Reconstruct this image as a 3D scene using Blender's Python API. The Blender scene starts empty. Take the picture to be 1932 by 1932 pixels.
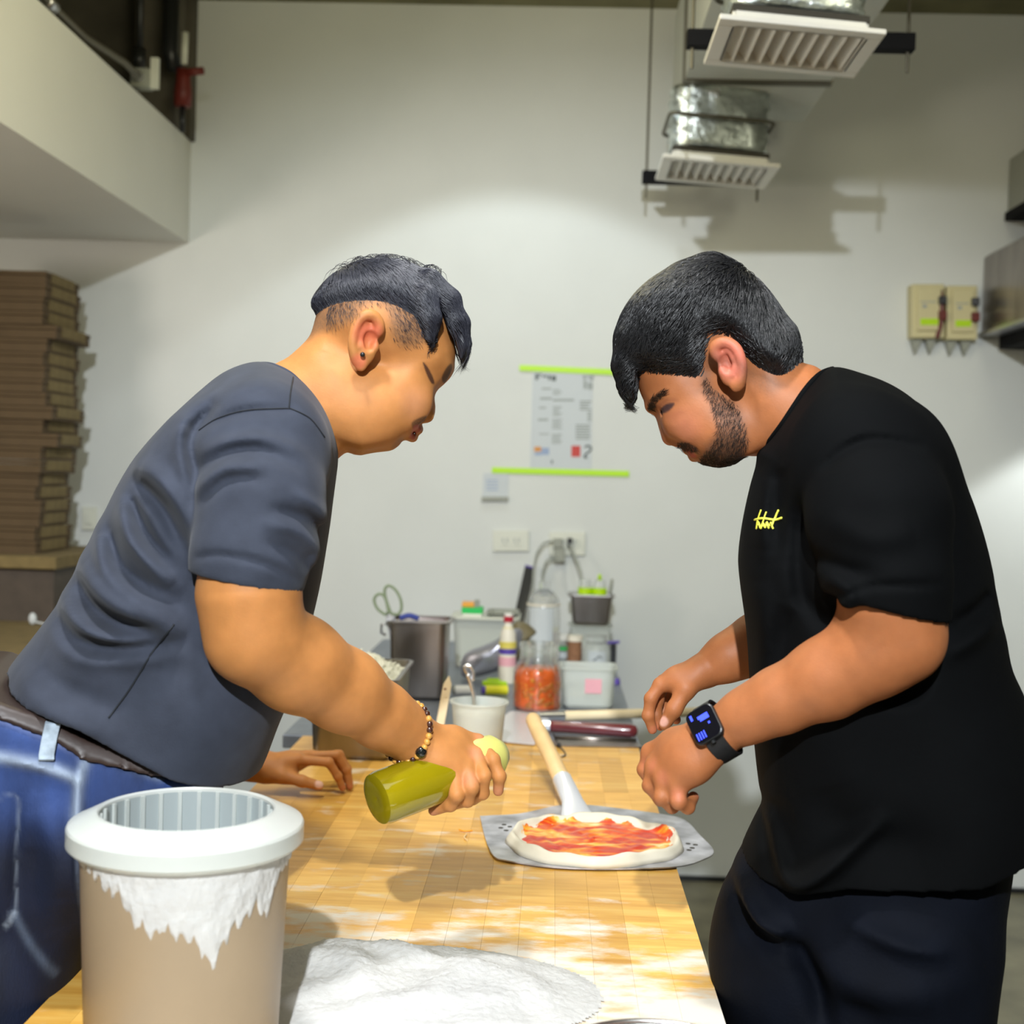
import bpy, math, random
import numpy as np
from mathutils import Matrix, Vector
from mathutils.bvhtree import BVHTree
random.seed(7); RNG = np.random.default_rng(7)
PI = math.pi
S = bpy.context.scene
C = S.collection

# ---------------------------------------------------------------- camera
FPX = 2500.0
CAM = np.array([0.0, 0.0, 1.51])
_y = np.array([(1044-966)/FPX, -(900-966)/FPX, -1.0]); _y /= np.linalg.norm(_y)
_u = np.array([.03, 1, 0.]); _z = _u-_y*_u.dot(_y); _z /= np.linalg.norm(_z)
RW = np.array([np.cross(_y, _z), _y, _z])
cd = bpy.data.cameras.new('camera'); cam = bpy.data.objects.new('camera', cd); C.objects.link(cam)
M4 = Matrix([list(RW[i])+[CAM[i]] for i in range(3)]+[[0, 0, 0, 1]])
cam.matrix_world = M4
cd.sensor_width = 36; cd.lens = FPX/1932*36; cd.clip_start = .05
cd.dof.use_dof = True; cd.dof.focus_distance = 1.8; cd.dof.aperture_fstop = 4.6
S.camera = cam

# ---------------------------------------------------------------- world, lights, exposure
W = bpy.data.worlds.new('world'); S.world = W; W.use_nodes = True
W.node_tree.nodes['Background'].inputs[0].default_value = (.95, .92, .70, 1)
W.node_tree.nodes['Background'].inputs[1].default_value = .22
S.view_settings.view_transform = 'Standard'; S.view_settings.look = 'None'
S.view_settings.exposure = 0.0; S.view_settings.gamma = 1; S.view_settings.use_curve_mapping = False

def light(name, kind, loc, to, power, color=(1, 1, 1), size=.1, spot=60, blend=.3):
    l = bpy.data.lights.new(name, kind); l.energy = power; l.color = color
    if kind == 'AREA': l.size = size
    else: l.shadow_soft_size = size
    if kind == 'SPOT': l.spot_size = math.radians(spot); l.spot_blend = blend
    o = bpy.data.objects.new(name, l); C.objects.link(o); o.location = loc
    o.rotation_euler = (Vector(to)-Vector(loc)).to_track_quat('-Z', 'Y').to_euler()
    return o
light('track_spotlight_front', 'SPOT', (-.10, -1.45, 2.95), (-.05, 2.9, 1.0), 720, (.90, .95, 1), .035, 55, .6)
light('track_spotlight_overhead', 'SPOT', (-.38, 1.10, 3.18), (-.25, 1.95, .9), 150, (.97, .98, 1), .10, 78, .6)
light('track_spotlight_wall', 'SPOT', (-.17, 4.15, 3.2), (-.17, 4.35, 0), 27, (.86, .95, 1), .05, 101, .12)
light('hood_lamp', 'SPOT', (2.02, 4.62, 1.98), (1.95, 4.9, 0), 21, (.95, 1, 1), .04, 95, .2)
light('wall_fill', 'POINT', (-.35, 2.75, 2.76), (-.1, 5, 1.5), 36, (1, .93, .64), .40)  # unseen fill added to brighten the back wall and duct side
light('wall_fill_right', 'SPOT', (1.35, 2.4, 3.15), (1.1, 5, 1.9), 32, (1, .95, .70), .25, 125, 1)  # added fill for the right of the wall, no fitting behind it
light('left_fill', 'AREA', (-2.45, 1.9, 1.75), (-1.9, 5, 2.5), 20, (1, .88, .76), .5)  # unseen fill added in place of bounce under the dropped box
light('ceiling_fill', 'AREA', (0.2, .6, 3.15), (0.2, 2.2, 0), 10, (.92, 1, .96), 1.2)  # added area fill, as the ceiling blocks the ambient light

# ---------------------------------------------------------------- projection helpers: where a sight line meets a plane of the room
def ray(px, py): return RW @ np.array([(px-966)/FPX, -(py-966)/FPX, -1.0])
def P(px, py, Y): d = ray(px, py); return CAM+d*(Y/d[1])
def T(px, py, z): d = ray(px, py); return CAM+d*((z-CAM[2])/d[2])
TZ = .882       # table height

# ---------------------------------------------------------------- materials
def mat(name, col, rough=.5, metal=0, noise=0, nscale=20, bump=0, bscale=80, trans=0, ior=1.45, alpha=1, emit=None, estr=0,
        sss=0, aniso=0, stretch=None, attr=False, spec=None, coat=0, sheen=0, bdist=.002):
    m = bpy.data.materials.new(name); m.use_nodes = True; nt = m.node_tree; N = nt.nodes; L = nt.links
    b = N['Principled BSDF']
    b.inputs['Base Color'].default_value = (*col, 1); b.inputs['Roughness'].default_value = rough
    b.inputs['Metallic'].default_value = metal; b.inputs['Transmission Weight'].default_value = trans
    b.inputs['IOR'].default_value = ior; b.inputs['Alpha'].default_value = alpha
    b.inputs['Coat Weight'].default_value = coat
    b.inputs['Sheen Weight'].default_value = sheen
    if spec is not None: b.inputs['Specular IOR Level'].default_value = spec
    if emit: b.inputs['Emission Color'].default_value = (*emit, 1); b.inputs['Emission Strength'].default_value = estr
    if sss:
        b.inputs['Subsurface Weight'].default_value = sss; b.inputs['Subsurface Scale'].default_value = .006
        b.inputs['Subsurface Radius'].default_value = (1, .35, .2)
    tc = N.new('ShaderNodeTexCoord'); mp = N.new('ShaderNodeMapping'); L.new(tc.outputs['Object'], mp.inputs['Vector'])
    if stretch: mp.inputs['Scale'].default_value = stretch
    src = None
    if attr:
        a = N.new('ShaderNodeAttribute'); a.attribute_name = 'Col'; src = a.outputs['Color']
    if noise:
        t = N.new('ShaderNodeTexNoise'); t.inputs['Scale'].default_value = nscale; t.inputs['Detail'].default_value = 5
        L.new(mp.outputs[0], t.inputs['Vector'])
        r = N.new('ShaderNodeMapRange'); r.inputs[1].default_value = .3; r.inputs[2].default_value = .7
        r.inputs[3].default_value = 1-noise; r.inputs[4].default_value = 1+noise; L.new(t.outputs[0], r.inputs[0])
        x = N.new('ShaderNodeMix'); x.data_type = 'RGBA'; x.blend_type = 'MULTIPLY'; x.inputs[0].default_value = 1
        if src: L.new(src, x.inputs[6])
        else: x.inputs[6].default_value = (*col, 1)
        cx = N.new('ShaderNodeCombineColor')
        for i in range(3): L.new(r.outputs[0], cx.inputs[i])
        L.new(cx.outputs[0], x.inputs[7]); src = x.outputs[2]
    if src: L.new(src, b.inputs['Base Color'])
    if bump:
        t = N.new('ShaderNodeTexNoise'); t.inputs['Scale'].default_value = bscale; t.inputs['Detail'].default_value = 4
        L.new(mp.outputs[0], t.inputs['Vector'])
        bb = N.new('ShaderNodeBump'); bb.inputs['Strength'].default_value = bump; bb.inputs['Distance'].default_value = bdist
        L.new(t.outputs[0], bb.inputs['Height']); L.new(bb.outputs[0], b.inputs['Normal'])
    return m
def ramp(N, L, fac, stops):
    r = N.new('ShaderNodeValToRGB'); L.new(fac, r.inputs[0]); e = r.color_ramp.elements
    while len(e) < len(stops): e.new(.5)
    for q, (p, c) in zip(e, stops): q.position = p; q.color = (*c, 1)
    return r.outputs[0]

M = {}
M['wall'] = mat('painted_plaster', (.67, .69, .665), .75, noise=.03, nscale=3, bump=.1, bscale=200)
M['soffit'] = mat('painted_board', (.70, .70, .65), .7, noise=.02, nscale=3)
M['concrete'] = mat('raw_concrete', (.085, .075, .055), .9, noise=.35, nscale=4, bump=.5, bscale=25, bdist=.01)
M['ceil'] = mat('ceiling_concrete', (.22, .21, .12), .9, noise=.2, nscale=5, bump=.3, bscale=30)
M['floor'] = mat('polished_concrete_floor', (.17, .155, .095), .35, noise=.4, nscale=5, bump=.05, bscale=30)
M['duct'] = mat('duct_board', (.58, .60, .55), .6, noise=.04, nscale=10)
M['foil'] = mat('crumpled_foil', (.74, .80, .78), .40, metal=1, noise=.35, nscale=9, bump=.9, bscale=16, bdist=.02)
M['white'] = mat('white_enamel', (.80, .78, .72), .4, noise=.02, nscale=20)
M['darkin'] = mat('dark_opening', (.05, .045, .035), .8)
M['blackm'] = mat('black_metal', (.006, .006, .007), .8, spec=.15)
M['rod'] = mat('threaded_rod', (.12, .11, .08), .5, metal=.6)
M['red'] = mat('red_paint', (.13, .014, .008), .5, noise=.1)
M['paper'] = mat('poster_paper', (.56, .60, .62), .6)
M['ink'] = mat('grey_print', (.33, .36, .35), .7)
M['inkd'] = mat('dark_print', (.10, .12, .12), .7)
M['inkr'] = mat('red_print', (.55, .06, .05), .6)
M['inkb'] = mat('blue_print', (.30, .38, .55), .6)
M['inko'] = mat('orange_print', (.65, .28, .06), .6)
M['tape'] = mat('lime_tape', (.46, .80, .0), .45, emit=(.5, .9, 0), estr=0)
M['ivory'] = mat('ivory_plastic', (.68, .69, .60), .35)
M['greyp'] = mat('grey_plastic', (.30, .31, .26), .45)
M['blackp'] = mat('black_plastic', (.012, .013, .014), .35)
M['cable'] = mat('grey_cable', (.36, .38, .34), .5)
M['card'] = mat('corrugated_cardboard', (.085, .055, .026), .85, noise=.12, nscale=14, bump=.1)
M['cardin'] = mat('cardboard_edge', (.17, .125, .05), .85, noise=.15, nscale=30)
M['darkwood'] = mat('dark_cabinet', (.06, .045, .033), .6, noise=.2)
M['steel'] = mat('brushed_steel', (.52, .52, .53), .32, metal=1, noise=.12, nscale=30, stretch=(1, 1, 12))
M['steeld'] = mat('dark_steel', (.30, .27, .25), .30, metal=1, noise=.25, nscale=12, stretch=(1, 1, .3))
M['steelt'] = mat('steel_tabletop', (.25, .28, .33), .42, metal=.6, noise=.1, nscale=20)
M['alu'] = mat('floured_aluminium', (.50, .50, .54), .42, metal=.6, noise=.5, nscale=16, bump=.15, bscale=60)
M['plast'] = mat('clear_plastic', (.92, .95, .95), .12, trans=.85, alpha=.55)
M['frost'] = mat('frosted_plastic', (.80, .84, .80), .38, trans=.5, alpha=.75)
M['glass'] = mat('clear_glass', (.95, .97, .95), .04, trans=1, ior=1.3, alpha=.6)
M['cream'] = mat('white_cream', (.82, .80, .70), .5, noise=.05)
M['cheese'] = mat('grated_cheese', (.90, .88, .74), .6, noise=.06, nscale=60)
M['flour'] = mat('white_flour', (.54, .535, .515), .95, noise=.05, nscale=40, bump=.5, bscale=120, bdist=.004)
M['oil'] = mat('olive_oil_bottle', (.34, .27, .004), .12, trans=.25, noise=.12, nscale=8, coat=.6)
M['oilcap'] = mat('pale_yellow_cap', (.80, .78, .22), .3, trans=.3)
M['peelwood'] = mat('pale_beech', (.72, .50, .24), .5, noise=.12, nscale=14, stretch=(1, 1, 1))
M['palewood'] = mat('pale_stick_wood', (.80, .66, .42), .5, noise=.06, nscale=20)
M['maroon'] = mat('maroon_handle', (.13, .018, .022), .22, coat=.5, noise=.15)
M['bag'] = mat('foil_pouch', (.40, .40, .46), .35, metal=.7, bump=.4, bscale=18, bdist=.01)
M['bagb'] = mat('olive_pouch', (.17, .14, .075), .4, noise=.2)
M['lime'] = mat('lime_lid', (.45, .72, .0), .4)
M['green'] = mat('green_lid', (.02, .50, .10), .4)
M['orange'] = mat('orange_lid', (.85, .38, .05), .4)
M['yellow'] = mat('yellow_tube', (.72, .68, .02), .35)
M['purple'] = mat('purple_cap', (.10, .06, .35), .4)
M['pinkl'] = mat('pink_label', (.80, .40, .45), .5)
M['yellowl'] = mat('yellow_label', (.72, .60, .12), .5)
M['cream2'] = mat('cream_label', (.78, .72, .60), .5)
M['redcap'] = mat('red_cap', (.45, .02, .04), .35)
M['amber'] = mat('amber_liquid', (.40, .13, .01), .15, trans=.3)
M['spice'] = mat('ground_spice', (.25, .12, .06), .8, noise=.2, nscale=60)
M['pickle'] = mat('chilli_pickle', (.62, .10, .012), .25, noise=.3, nscale=30, coat=.4)
M['pickle2'] = mat('orange_pickle', (.70, .28, .03), .25, noise=.3, nscale=30, coat=.4)
M['tan'] = mat('beige_contents', (.50, .40, .27), .6, noise=.05, nscale=6)
M['redp'] = mat('red_plastic', (.75, .03, .05), .4)
M['dough'] = mat('raw_dough', (.68, .63, .50), .6, noise=.06, nscale=25, bump=.3, bscale=40)
M['belt'] = mat('brown_leather_belt', (.035, .022, .018), .45, noise=.2)
M['watch'] = mat('black_watch_rubber', (.008, .008, .009), .45)
M['screen'] = mat('watch_glass', (.003, .003, .006), .05, coat=1)
M['glow'] = mat('blue_display', (.05, .08, .8), .4, emit=(.03, .05, 1), estr=1.3)
M['bead1'] = mat('dark_bead', (.05, .015, .008), .15, coat=1)
M['bead2'] = mat('tiger_eye_bead', (.52, .26, .05), .15, coat=1, noise=.4, nscale=90)
M['bead3'] = mat('black_bead', (.006, .008, .008), .05, coat=1)
M['logo'] = mat('yellow_print', (.80, .78, .08), .5, emit=(.8, .78, .1), estr=.12)
M['stitch'] = mat('stitch_thread', (.32, .34, .38), .7)
M['seam'] = mat('seam_thread', (.01, .012, .016), .8)
M['chrome'] = mat('chrome', (.86, .86, .88), .24, metal=1)
M['blade'] = mat('bright_blade_steel', (.78, .79, .82), .3, metal=.35)
M['breaker'] = mat('aged_cream_plastic', (.60, .54, .30), .45)
M['shoe'] = mat('black_shoe', (.02, .02, .02), .5)
M['eye'] = mat('eyeball', (.30, .24, .22), .1, coat=1)
M['skinL'] = mat('skin_light_tan', (.6, .35, .2), .54, attr=True, noise=.07, nscale=55, bump=.10, bscale=420, sss=.18, spec=.3)
M['skinR'] = mat('skin_ruddy', (.6, .35, .2), .54, attr=True, noise=.07, nscale=55, bump=.12, bscale=420, sss=.18, spec=.4)
M['hairL'] = mat('blue_black_hair', (.020, .021, .030), .46, spec=.6)
M['hairR'] = mat('black_hair', (.010, .010, .011), .36, spec=.6)
M['brow'] = mat('dark_facial_hair', (.025, .015, .010), .5)
M['shirtL'] = mat('faded_charcoal_jersey', (.034, .040, .058), .85, noise=.15, nscale=30, bump=.25, bscale=500, sheen=.06, spec=.3, bdist=.001)
M['shirtR'] = mat('black_jersey', (.0016, .0019, .0022), .85, noise=.12, nscale=20, bump=.2, bscale=500, spec=.10, bdist=.001)
M['pantsR'] = mat('black_denim', (.0018, .0028, .0060), .8, noise=.25, nscale=14, bump=.2, bscale=300, spec=.12)
def denim():
    m = mat('blue_denim', (.05, .09, .25), .8, bump=.3, bscale=450, attr=True, noise=.4, nscale=22, stretch=(1, 1, .35))
    return m
M['denim'] = denim()
def tomato():
    m = mat('tomato_sauce_on_dough', (.7, .1, .02), .3, coat=.08, bump=.4, bscale=50, bdist=.003); nt = m.node_tree; N = nt.nodes; L = nt.links
    tc = N.new('ShaderNodeTexCoord'); mp = N.new('ShaderNodeMapping'); L.new(tc.outputs['Object'], mp.inputs[0]); mp.inputs['Scale'].default_value = (1, 2.4, 1)
    mp.inputs['Rotation'].default_value = (0, 0, .25)
    t = N.new('ShaderNodeTexNoise'); t.inputs['Scale'].default_value = 13; t.inputs['Detail'].default_value = 4; t.inputs['Distortion'].default_value = .9
    L.new(mp.outputs[0], t.inputs['Vector'])
    o = ramp(N, L, t.outputs[0], [(.34, (.50, .018, .006)), (.45, (.64, .055, .008)), (.53, (.78, .20, .015)), (.60, (.84, .42, .05)), (.70, (.86, .70, .32))])
    L.new(o, N['Principled BSDF'].inputs['Base Color']); return m
M['sauce'] = tomato()
def butcher():
    m = mat('butcher_block_wood', (.6, .35, .1), .38); nt = m.node_tree; N = nt.nodes; L = nt.links; b = N['Principled BSDF']
    g = N.new('ShaderNodeNewGeometry'); oi = N.new('ShaderNodeObjectInfo')
    mp = N.new('ShaderNodeMapping'); L.new(g.outputs['Position'], mp.inputs[0]); mp.inputs['Scale'].default_value = (3.5, 26, 8)
    t = N.new('ShaderNodeTexNoise'); t.inputs['Scale'].default_value = 2.2; t.inputs['Detail'].default_value = 6; L.new(mp.outputs[0], t.inputs['Vector'])
    w = ramp(N, L, t.outputs[0], [(.3, (.66, .33, .055)), (.55, (.78, .43, .085)), (.75, (.84, .53, .14))])
    o2 = ramp(N, L, oi.outputs['Random'], [(0, (.80, .78, .72)), (.5, (1, 1, 1)), (1, (1.18, 1.2, 1.3))])
    x = N.new('ShaderNodeMix'); x.data_type = 'RGBA'; x.blend_type = 'MULTIPLY'; x.inputs[0].default_value = 1
    L.new(w, x.inputs[6]); L.new(o2, x.inputs[7])
    # flour dusting: powder lies where the dough is worked, thicker towards the pile at the near end
    sp = N.new('ShaderNodeSeparateXYZ'); L.new(g.outputs['Position'], sp.inputs[0])
    mp2 = N.new('ShaderNodeMapping'); L.new(g.outputs['Position'], mp2.inputs[0]); mp2.inputs['Scale'].default_value = (5, 11, 5)
    t2 = N.new('ShaderNodeTexNoise'); t2.inputs['Scale'].default_value = 1.6; t2.inputs['Detail'].default_value = 7; t2.inputs['Roughness'].default_value = .62
    L.new(mp2.outputs[0], t2.inputs['Vector'])
    near = N.new('ShaderNodeMapRange'); L.new(sp.outputs[1], near.inputs[0]); near.inputs[1].default_value = 1.98; near.inputs[2].default_value = 1.55
    near.inputs[3].default_value = -.03; near.inputs[4].default_value = .27
    far = N.new('ShaderNodeMapRange'); L.new(sp.outputs[1], far.inputs[0]); far.inputs[1].default_value = 2.4; far.inputs[2].default_value = 3.1
    far.inputs[3].default_value = 0; far.inputs[4].default_value = .05
    lx = N.new('ShaderNodeMapRange'); L.new(sp.outputs[0], lx.inputs[0]); lx.inputs[1].default_value = .22; lx.inputs[2].default_value = -.05
    lx.inputs[3].default_value = -.09; lx.inputs[4].default_value = 0
    a = N.new('ShaderNodeMath'); a.operation = 'ADD'; L.new(t2.outputs[0], a.inputs[0]); L.new(near.outputs[0], a.inputs[1])
    a2 = N.new('ShaderNodeMath'); a2.operation = 'ADD'; L.new(a.outputs[0], a2.inputs[0]); L.new(far.outputs[0], a2.inputs[1])
    a3 = N.new('ShaderNodeMath'); a3.operation = 'ADD'; L.new(a2.outputs[0], a3.inputs[0]); L.new(lx.outputs[0], a3.inputs[1])
    lf = N.new('ShaderNodeMapRange'); L.new(sp.outputs[0], lf.inputs[0]); lf.inputs[1].default_value = -.40; lf.inputs[2].default_value = -.52
    lf.inputs[3].default_value = 0; lf.inputs[4].default_value = -.35
    a4 = N.new('ShaderNodeMath'); a4.operation = 'ADD'; L.new(a3.outputs[0], a4.inputs[0]); L.new(lf.outputs[0], a4.inputs[1]); a3 = a4
    k = N.new('ShaderNodeMapRange'); L.new(a3.outputs[0], k.inputs[0]); k.inputs[1].default_value = .52; k.inputs[2].default_value = .70
    k.inputs[3].default_value = 0.0; k.inputs[4].default_value = .92
    y = N.new('ShaderNodeMix'); y.data_type = 'RGBA'; L.new(k.outputs[0], y.inputs[0]); L.new(x.outputs[2], y.inputs[6]); y.inputs[7].default_value = (.76, .72, .64, 1)
    L.new(y.outputs[2], b.inputs['Base Color'])
    r = N.new('ShaderNodeMapRange'); L.new(k.outputs[0], r.inputs[0]); r.inputs[3].default_value = .34; r.inputs[4].default_value = .9; L.new(r.outputs[0], b.inputs['Roughness'])
    return m
M['block'] = butcher()

# ---------------------------------------------------------------- mesh builder
class MB:
    def __init__(s): s.v = []; s.f = []
    def add(s, v, f):
        o = len(s.v); s.v += [tuple(map(float, p)) for p in v]; s.f += [tuple(i+o for i in q) for q in f]; return s
    def box(s, lo, hi, R=None, c=None):
        x0, y0, z0 = lo; x1, y1, z1 = hi
        v = np.array([(x0, y0, z0), (x1, y0, z0), (x1, y1, z0), (x0, y1, z0), (x0, y0, z1), (x1, y0, z1), (x1, y1, z1), (x0, y1, z1)], float)
        if R is not None: v = v@np.array(R).T
        if c is not None: v = v+np.array(c)
        return s.add(v, [(0, 3, 2, 1), (4, 5, 6, 7), (0, 1, 5, 4), (1, 2, 6, 5), (2, 3, 7, 6), (3, 0, 4, 7)])
    def loft(s, rings, caps=(True, True), closed=True):
        n = len(rings[0]); o = len(s.v); f = []
        for r in rings: s.v += [tuple(map(float, p)) for p in r]
        for i in range(len(rings)-1):
            for j in range(n if closed else n-1):
                k = (j+1) % n; f.append((o+i*n+j, o+i*n+k, o+(i+1)*n+k, o+(i+1)*n+j))
        if caps[0]: f.append(tuple(o+j for j in reversed(range(n))))
        if caps[1]: f.append(tuple(o+(len(rings)-1)*n+j for j in range(n)))
        s.f += f; return s
    def lathe(s, prof, c=(0, 0, 0), n=32, caps=(False, False), R=None):
        rings = []
        for r, z in prof:
            p = np.array([(r*math.cos(2*PI*j/n), r*math.sin(2*PI*j/n), z) for j in range(n)])
            if R is not None: p = p@np.array(R).T
            rings.append(p+np.array(c))
        return s.loft(rings, caps)
    def tube(s, pts, r, n=8, caps=True):
        pts = [np.array(p, float) for p in pts]; rs = r if hasattr(r, '__len__') else [r]*len(pts); rings = []
        up = np.array([.12, .31, .94])
        for i, p in enumerate(pts):
            t = pts[min(i+1, len(pts)-1)]-pts[max(i-1, 0)]; t = t/(np.linalg.norm(t)+1e-9)
            a = np.cross(t, up); 
            if np.linalg.norm(a) < .2: a = np.cross(t, [1, 0, 0])
            a /= np.linalg.norm(a); b = np.cross(a, t)
            rings.append([p+rs[i]*(math.cos(2*PI*j/n)*a-math.sin(2*PI*j/n)*b) for j in range(n)])
        return s.loft(rings, (caps, caps))
    def prism(s, poly, z0, z1, R=None, c=None):
        a = np.array([(x, y, z0) for x, y in poly], float); b = np.array([(x, y, z1) for x, y in poly], float)
        if R is not None: a = a@np.array(R).T; b = b@np.array(R).T
        if c is not None: a = a+np.array(c); b = b+np.array(c)
        return s.loft([a, b])
    def sphere(s, c, r, n=16, m=10):
        r = np.array(r)*np.ones(3)
        rings = [[np.array(c)+r*np.array((math.sin(th)*math.cos(2*PI*j/n), math.sin(th)*math.sin(2*PI*j/n), -math.cos(th))) for j in range(n)] for th in np.linspace(.05, PI-.05, m)]
        return s.loft(rings)
def origin(o):
    p = np.zeros(3)
    while o is not None: p = p+np.array(o.location); o = o.parent
    return p
def setmesh(name, v, f, m, smooth):
    me = bpy.data.meshes.new(name); me.from_pydata(v, [], f); me.materials.append(m)
    me.polygons.foreach_set('use_smooth', [smooth]*len(me.polygons)); me.update(); return me
def obj(name, mb, m, parent=None, smooth=False, bevel=0, label=None, kind=None, subd=0, auto=None, center=None):
    v = np.array(mb.v)
    org = origin(parent)
    ctr = np.array(center, float) if center is not None else (org if parent is not None else v.mean(0)*0)
    me = setmesh(name, (v-ctr).tolist(), mb.f, m, smooth)
    o = bpy.data.objects.new(name, me); C.objects.link(o)
    o.location = tuple(ctr-org)
    if parent is not None: o.parent = parent
    if auto: me.set_sharp_from_angle(angle=math.radians(auto))
    if bevel:
        b = o.modifiers.new('bevel', 'BEVEL'); b.width = bevel; b.segments = 2; b.limit_method = 'ANGLE'
    if subd:
        b = o.modifiers.new('subd', 'SUBSURF'); b.levels = subd; b.render_levels = subd
    if label: o['label'] = label
    if kind: o['kind'] = kind
    return o
def thing(name, label, cat, loc, group=None):
    o = bpy.data.objects.new(name, None); C.objects.link(o); o.empty_display_size = .05
    o.location = tuple(float(x) for x in loc); o['label'] = label; o['category'] = cat
    if group: o['group'] = group
    return o
def tag(o, label, cat, group=None):
    o['label'] = label; o['category'] = cat
    if group: o['group'] = group
    return o
def struct(name, mb, m, label=None, **k):
    o = obj(name, mb, m, **k); o['kind'] = 'structure'
    if label: o['label'] = label
    return o
def dup(root, loc, label=None):
    r = root.copy(); C.objects.link(r); r.location = tuple(float(x) for x in loc)
    if label: r['label'] = label
    def rec(a, b):
        for ch in list(a.children):
            c = ch.copy(); C.objects.link(c); c.parent = b; rec(ch, c)
    rec(root, r); return r
def rot(z=0, x=0, y=0): return np.array(Matrix.Rotation(z, 3, 'Z') @ Matrix.Rotation(y, 3, 'Y') @ Matrix.Rotation(x, 3, 'X'))
def align(d):
    return np.array(Vector(d).to_track_quat('Z', 'Y').to_matrix())
def rrect(w, l, r, n=5):
    p = []
    for cx, cy, a in ((w/2-r, l/2-r, 0), (-w/2+r, l/2-r, PI/2), (-w/2+r, -l/2+r, PI), (w/2-r, -l/2+r, 3*PI/2)):
        for i in range(n+1):
            t = a+PI/2*i/n; p.append((cx+r*math.cos(t), cy+r*math.sin(t)))
    return p
def pan(mb, c, w, l, h, taper=.9, r=.02, th=.0015, rim=.008, rz=0):
    """open rounded rectangular container with a turned out rim; w,l are sizes at the top"""
    R = rot(rz); rings = []
    def ring(ww, ll, rr, z): rings.append(np.array([(x, y, z) for x, y in rrect(ww, ll, rr)])@R.T+np.array(c))
    wb, lb = w*taper, l*taper
    ring(wb-.02, lb-.02, r*.7, 0); ring(wb, lb, r, .01); ring(w, l, r, h-.004); ring(w+2*rim, l+2*rim, r+rim, h-.004); ring(w+2*rim, l+2*rim, r+rim, h)
    ring(w-2*th, l-2*th, r, h); ring(wb-2*th, lb-2*th, r, .01+th); ring(wb-.02, lb-.02, r*.7, th+.001)
    return mb.loft(rings)

def spline(pts, n=6, closed=True):
    p = np.array(pts, float); N_ = len(p); out = []
    rng = range(N_) if closed else range(N_-1)
    for i in rng:
        if closed: a, b, c, d = p[i-1], p[i], p[(i+1) % N_], p[(i+2) % N_]
        else: a, b, c, d = p[max(i-1, 0)], p[i], p[i+1], p[min(i+2, N_-1)]
        for t in np.linspace(0, 1, n, endpoint=False):
            out.append(.5*((2*b)+(c-a)*t+(2*a-5*b+4*c-d)*t*t+(3*b-a-3*c+d)*t**3))
    if not closed: out.append(p[-1])
    return np.array(out)

# ================================================================ the room
def sbox(name, lo, hi, m, label=None, parent=None): return struct(name, MB().box(lo, hi), M[m], label)
sbox('floor', (-2.8, -1.6, -.1), (3.3, 5.1, 0), 'floor')
wb = sbox('wall_back', (-2.8, 5, 0), (3.3, 5.12, 3.4), 'wall')
sbox('wall_left', (-2.8, -1.6, 0), (-2.7, 5, 3.4), 'wall')
sbox('wall_right', (3.2, -1.6, 0), (3.3, 5, 3.4), 'wall')
sbox('ceiling', (-2.7, -1.6, 3.265), (3.2, 5, 3.4), 'ceil')
sbox('baseboard_back', (-2.7, 4.985, 0), (3.2, 5, .018), 'blackp')
sbox('trim_1', (-2.7, .3, 2.355), (-1.405, 5, 2.735), 'soffit', 'dropped white ceiling box along the left wall')
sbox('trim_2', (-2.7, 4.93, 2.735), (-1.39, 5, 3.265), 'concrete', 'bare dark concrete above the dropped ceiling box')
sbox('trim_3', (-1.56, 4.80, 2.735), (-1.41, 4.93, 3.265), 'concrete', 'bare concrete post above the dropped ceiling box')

# pipes above the dropped box
t = thing('conduit_pipe', 'grey metal conduit running along the top edge of the dropped ceiling box', 'pipe', T(90, 0, 2.78))
pp = [T(60, -30, 2.76), T(95, 8, 2.76), T(160, 70, 2.76), T(235, 118, 2.76), T(258, 142, 2.755)]
obj('pipe', MB().tube(pp, .011, 10), M['rod'], t, True)
obj('coupling', MB().tube([pp[1]-(pp[1]-pp[0])*.2, pp[1], pp[1]+(pp[2]-pp[1])*.1], .018, 10), M['steel'], t, True)
t = thing('junction_box', 'small grey junction box at the end of the conduit', 'electrical box', T(268, 150, 2.76))
c = T(268, 150, 2.78); obj('body', MB().box(c-.03, c+.03), M['greyp'], t, bevel=.003)
obj('gland', MB().lathe([(0, 0), (.018, 0), (.018, .03), (0, .03)], c+np.array([0, -.055, 0]), 12, R=rot(x=-PI/2)), M['steel'], t)
obj('bracket', MB().box(c+np.array([.03, -.01, -.03]), c+np.array([.055, .01, .07])), M['ivory'], t)
t = thing('black_drain_pipe', 'vertical black pipe behind the dropped ceiling box', 'pipe', P(260, 130, 4.6))
a = P(262, 130, 4.6); obj('pipe', MB().tube([a, a+np.array([0, 0, .5])], .012, 8), M['blackp'], t, True)
obj('collar', MB().tube([a, a+np.array([0, 0, .07])], .022, 10), M['blackp'], t, True)
t = thing('sprinkler_valve', 'black pipe with dark red valve beside the bare concrete corner', 'valve', P(352, 150, 4.7))
a = P(345, 185, 4.7)
obj('body', MB().lathe([(0, -.03), (.03, -.03), (.032, .02), (.026, .06), (.026, .1), (0, .1)], a, 14), M['red'], t, True)
obj('pipe', MB().tube([a+np.array([-.03, 0, .1]), a+np.array([-.05, 0, .16]), a+np.array([-.05, 0, .40])], .03, 12), M['blackp'], t, True)
obj('handle', MB().tube([a+np.array([0, -.01, .085]), a+np.array([.075, -.01, .095])], .014, 10), M['red'], t, True)
obj('stem', MB().tube([a+np.array([0, 0, -.03]), a+np.array([-.0, 0, -.12])], .010, 8), M['blackp'], t, True)
obj('white_tube', MB().tube([a+np.array([.01, -.03, .11]), a+np.array([.012, -.03, .22])], .012, 8), M['ivory'], t, True)

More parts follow.
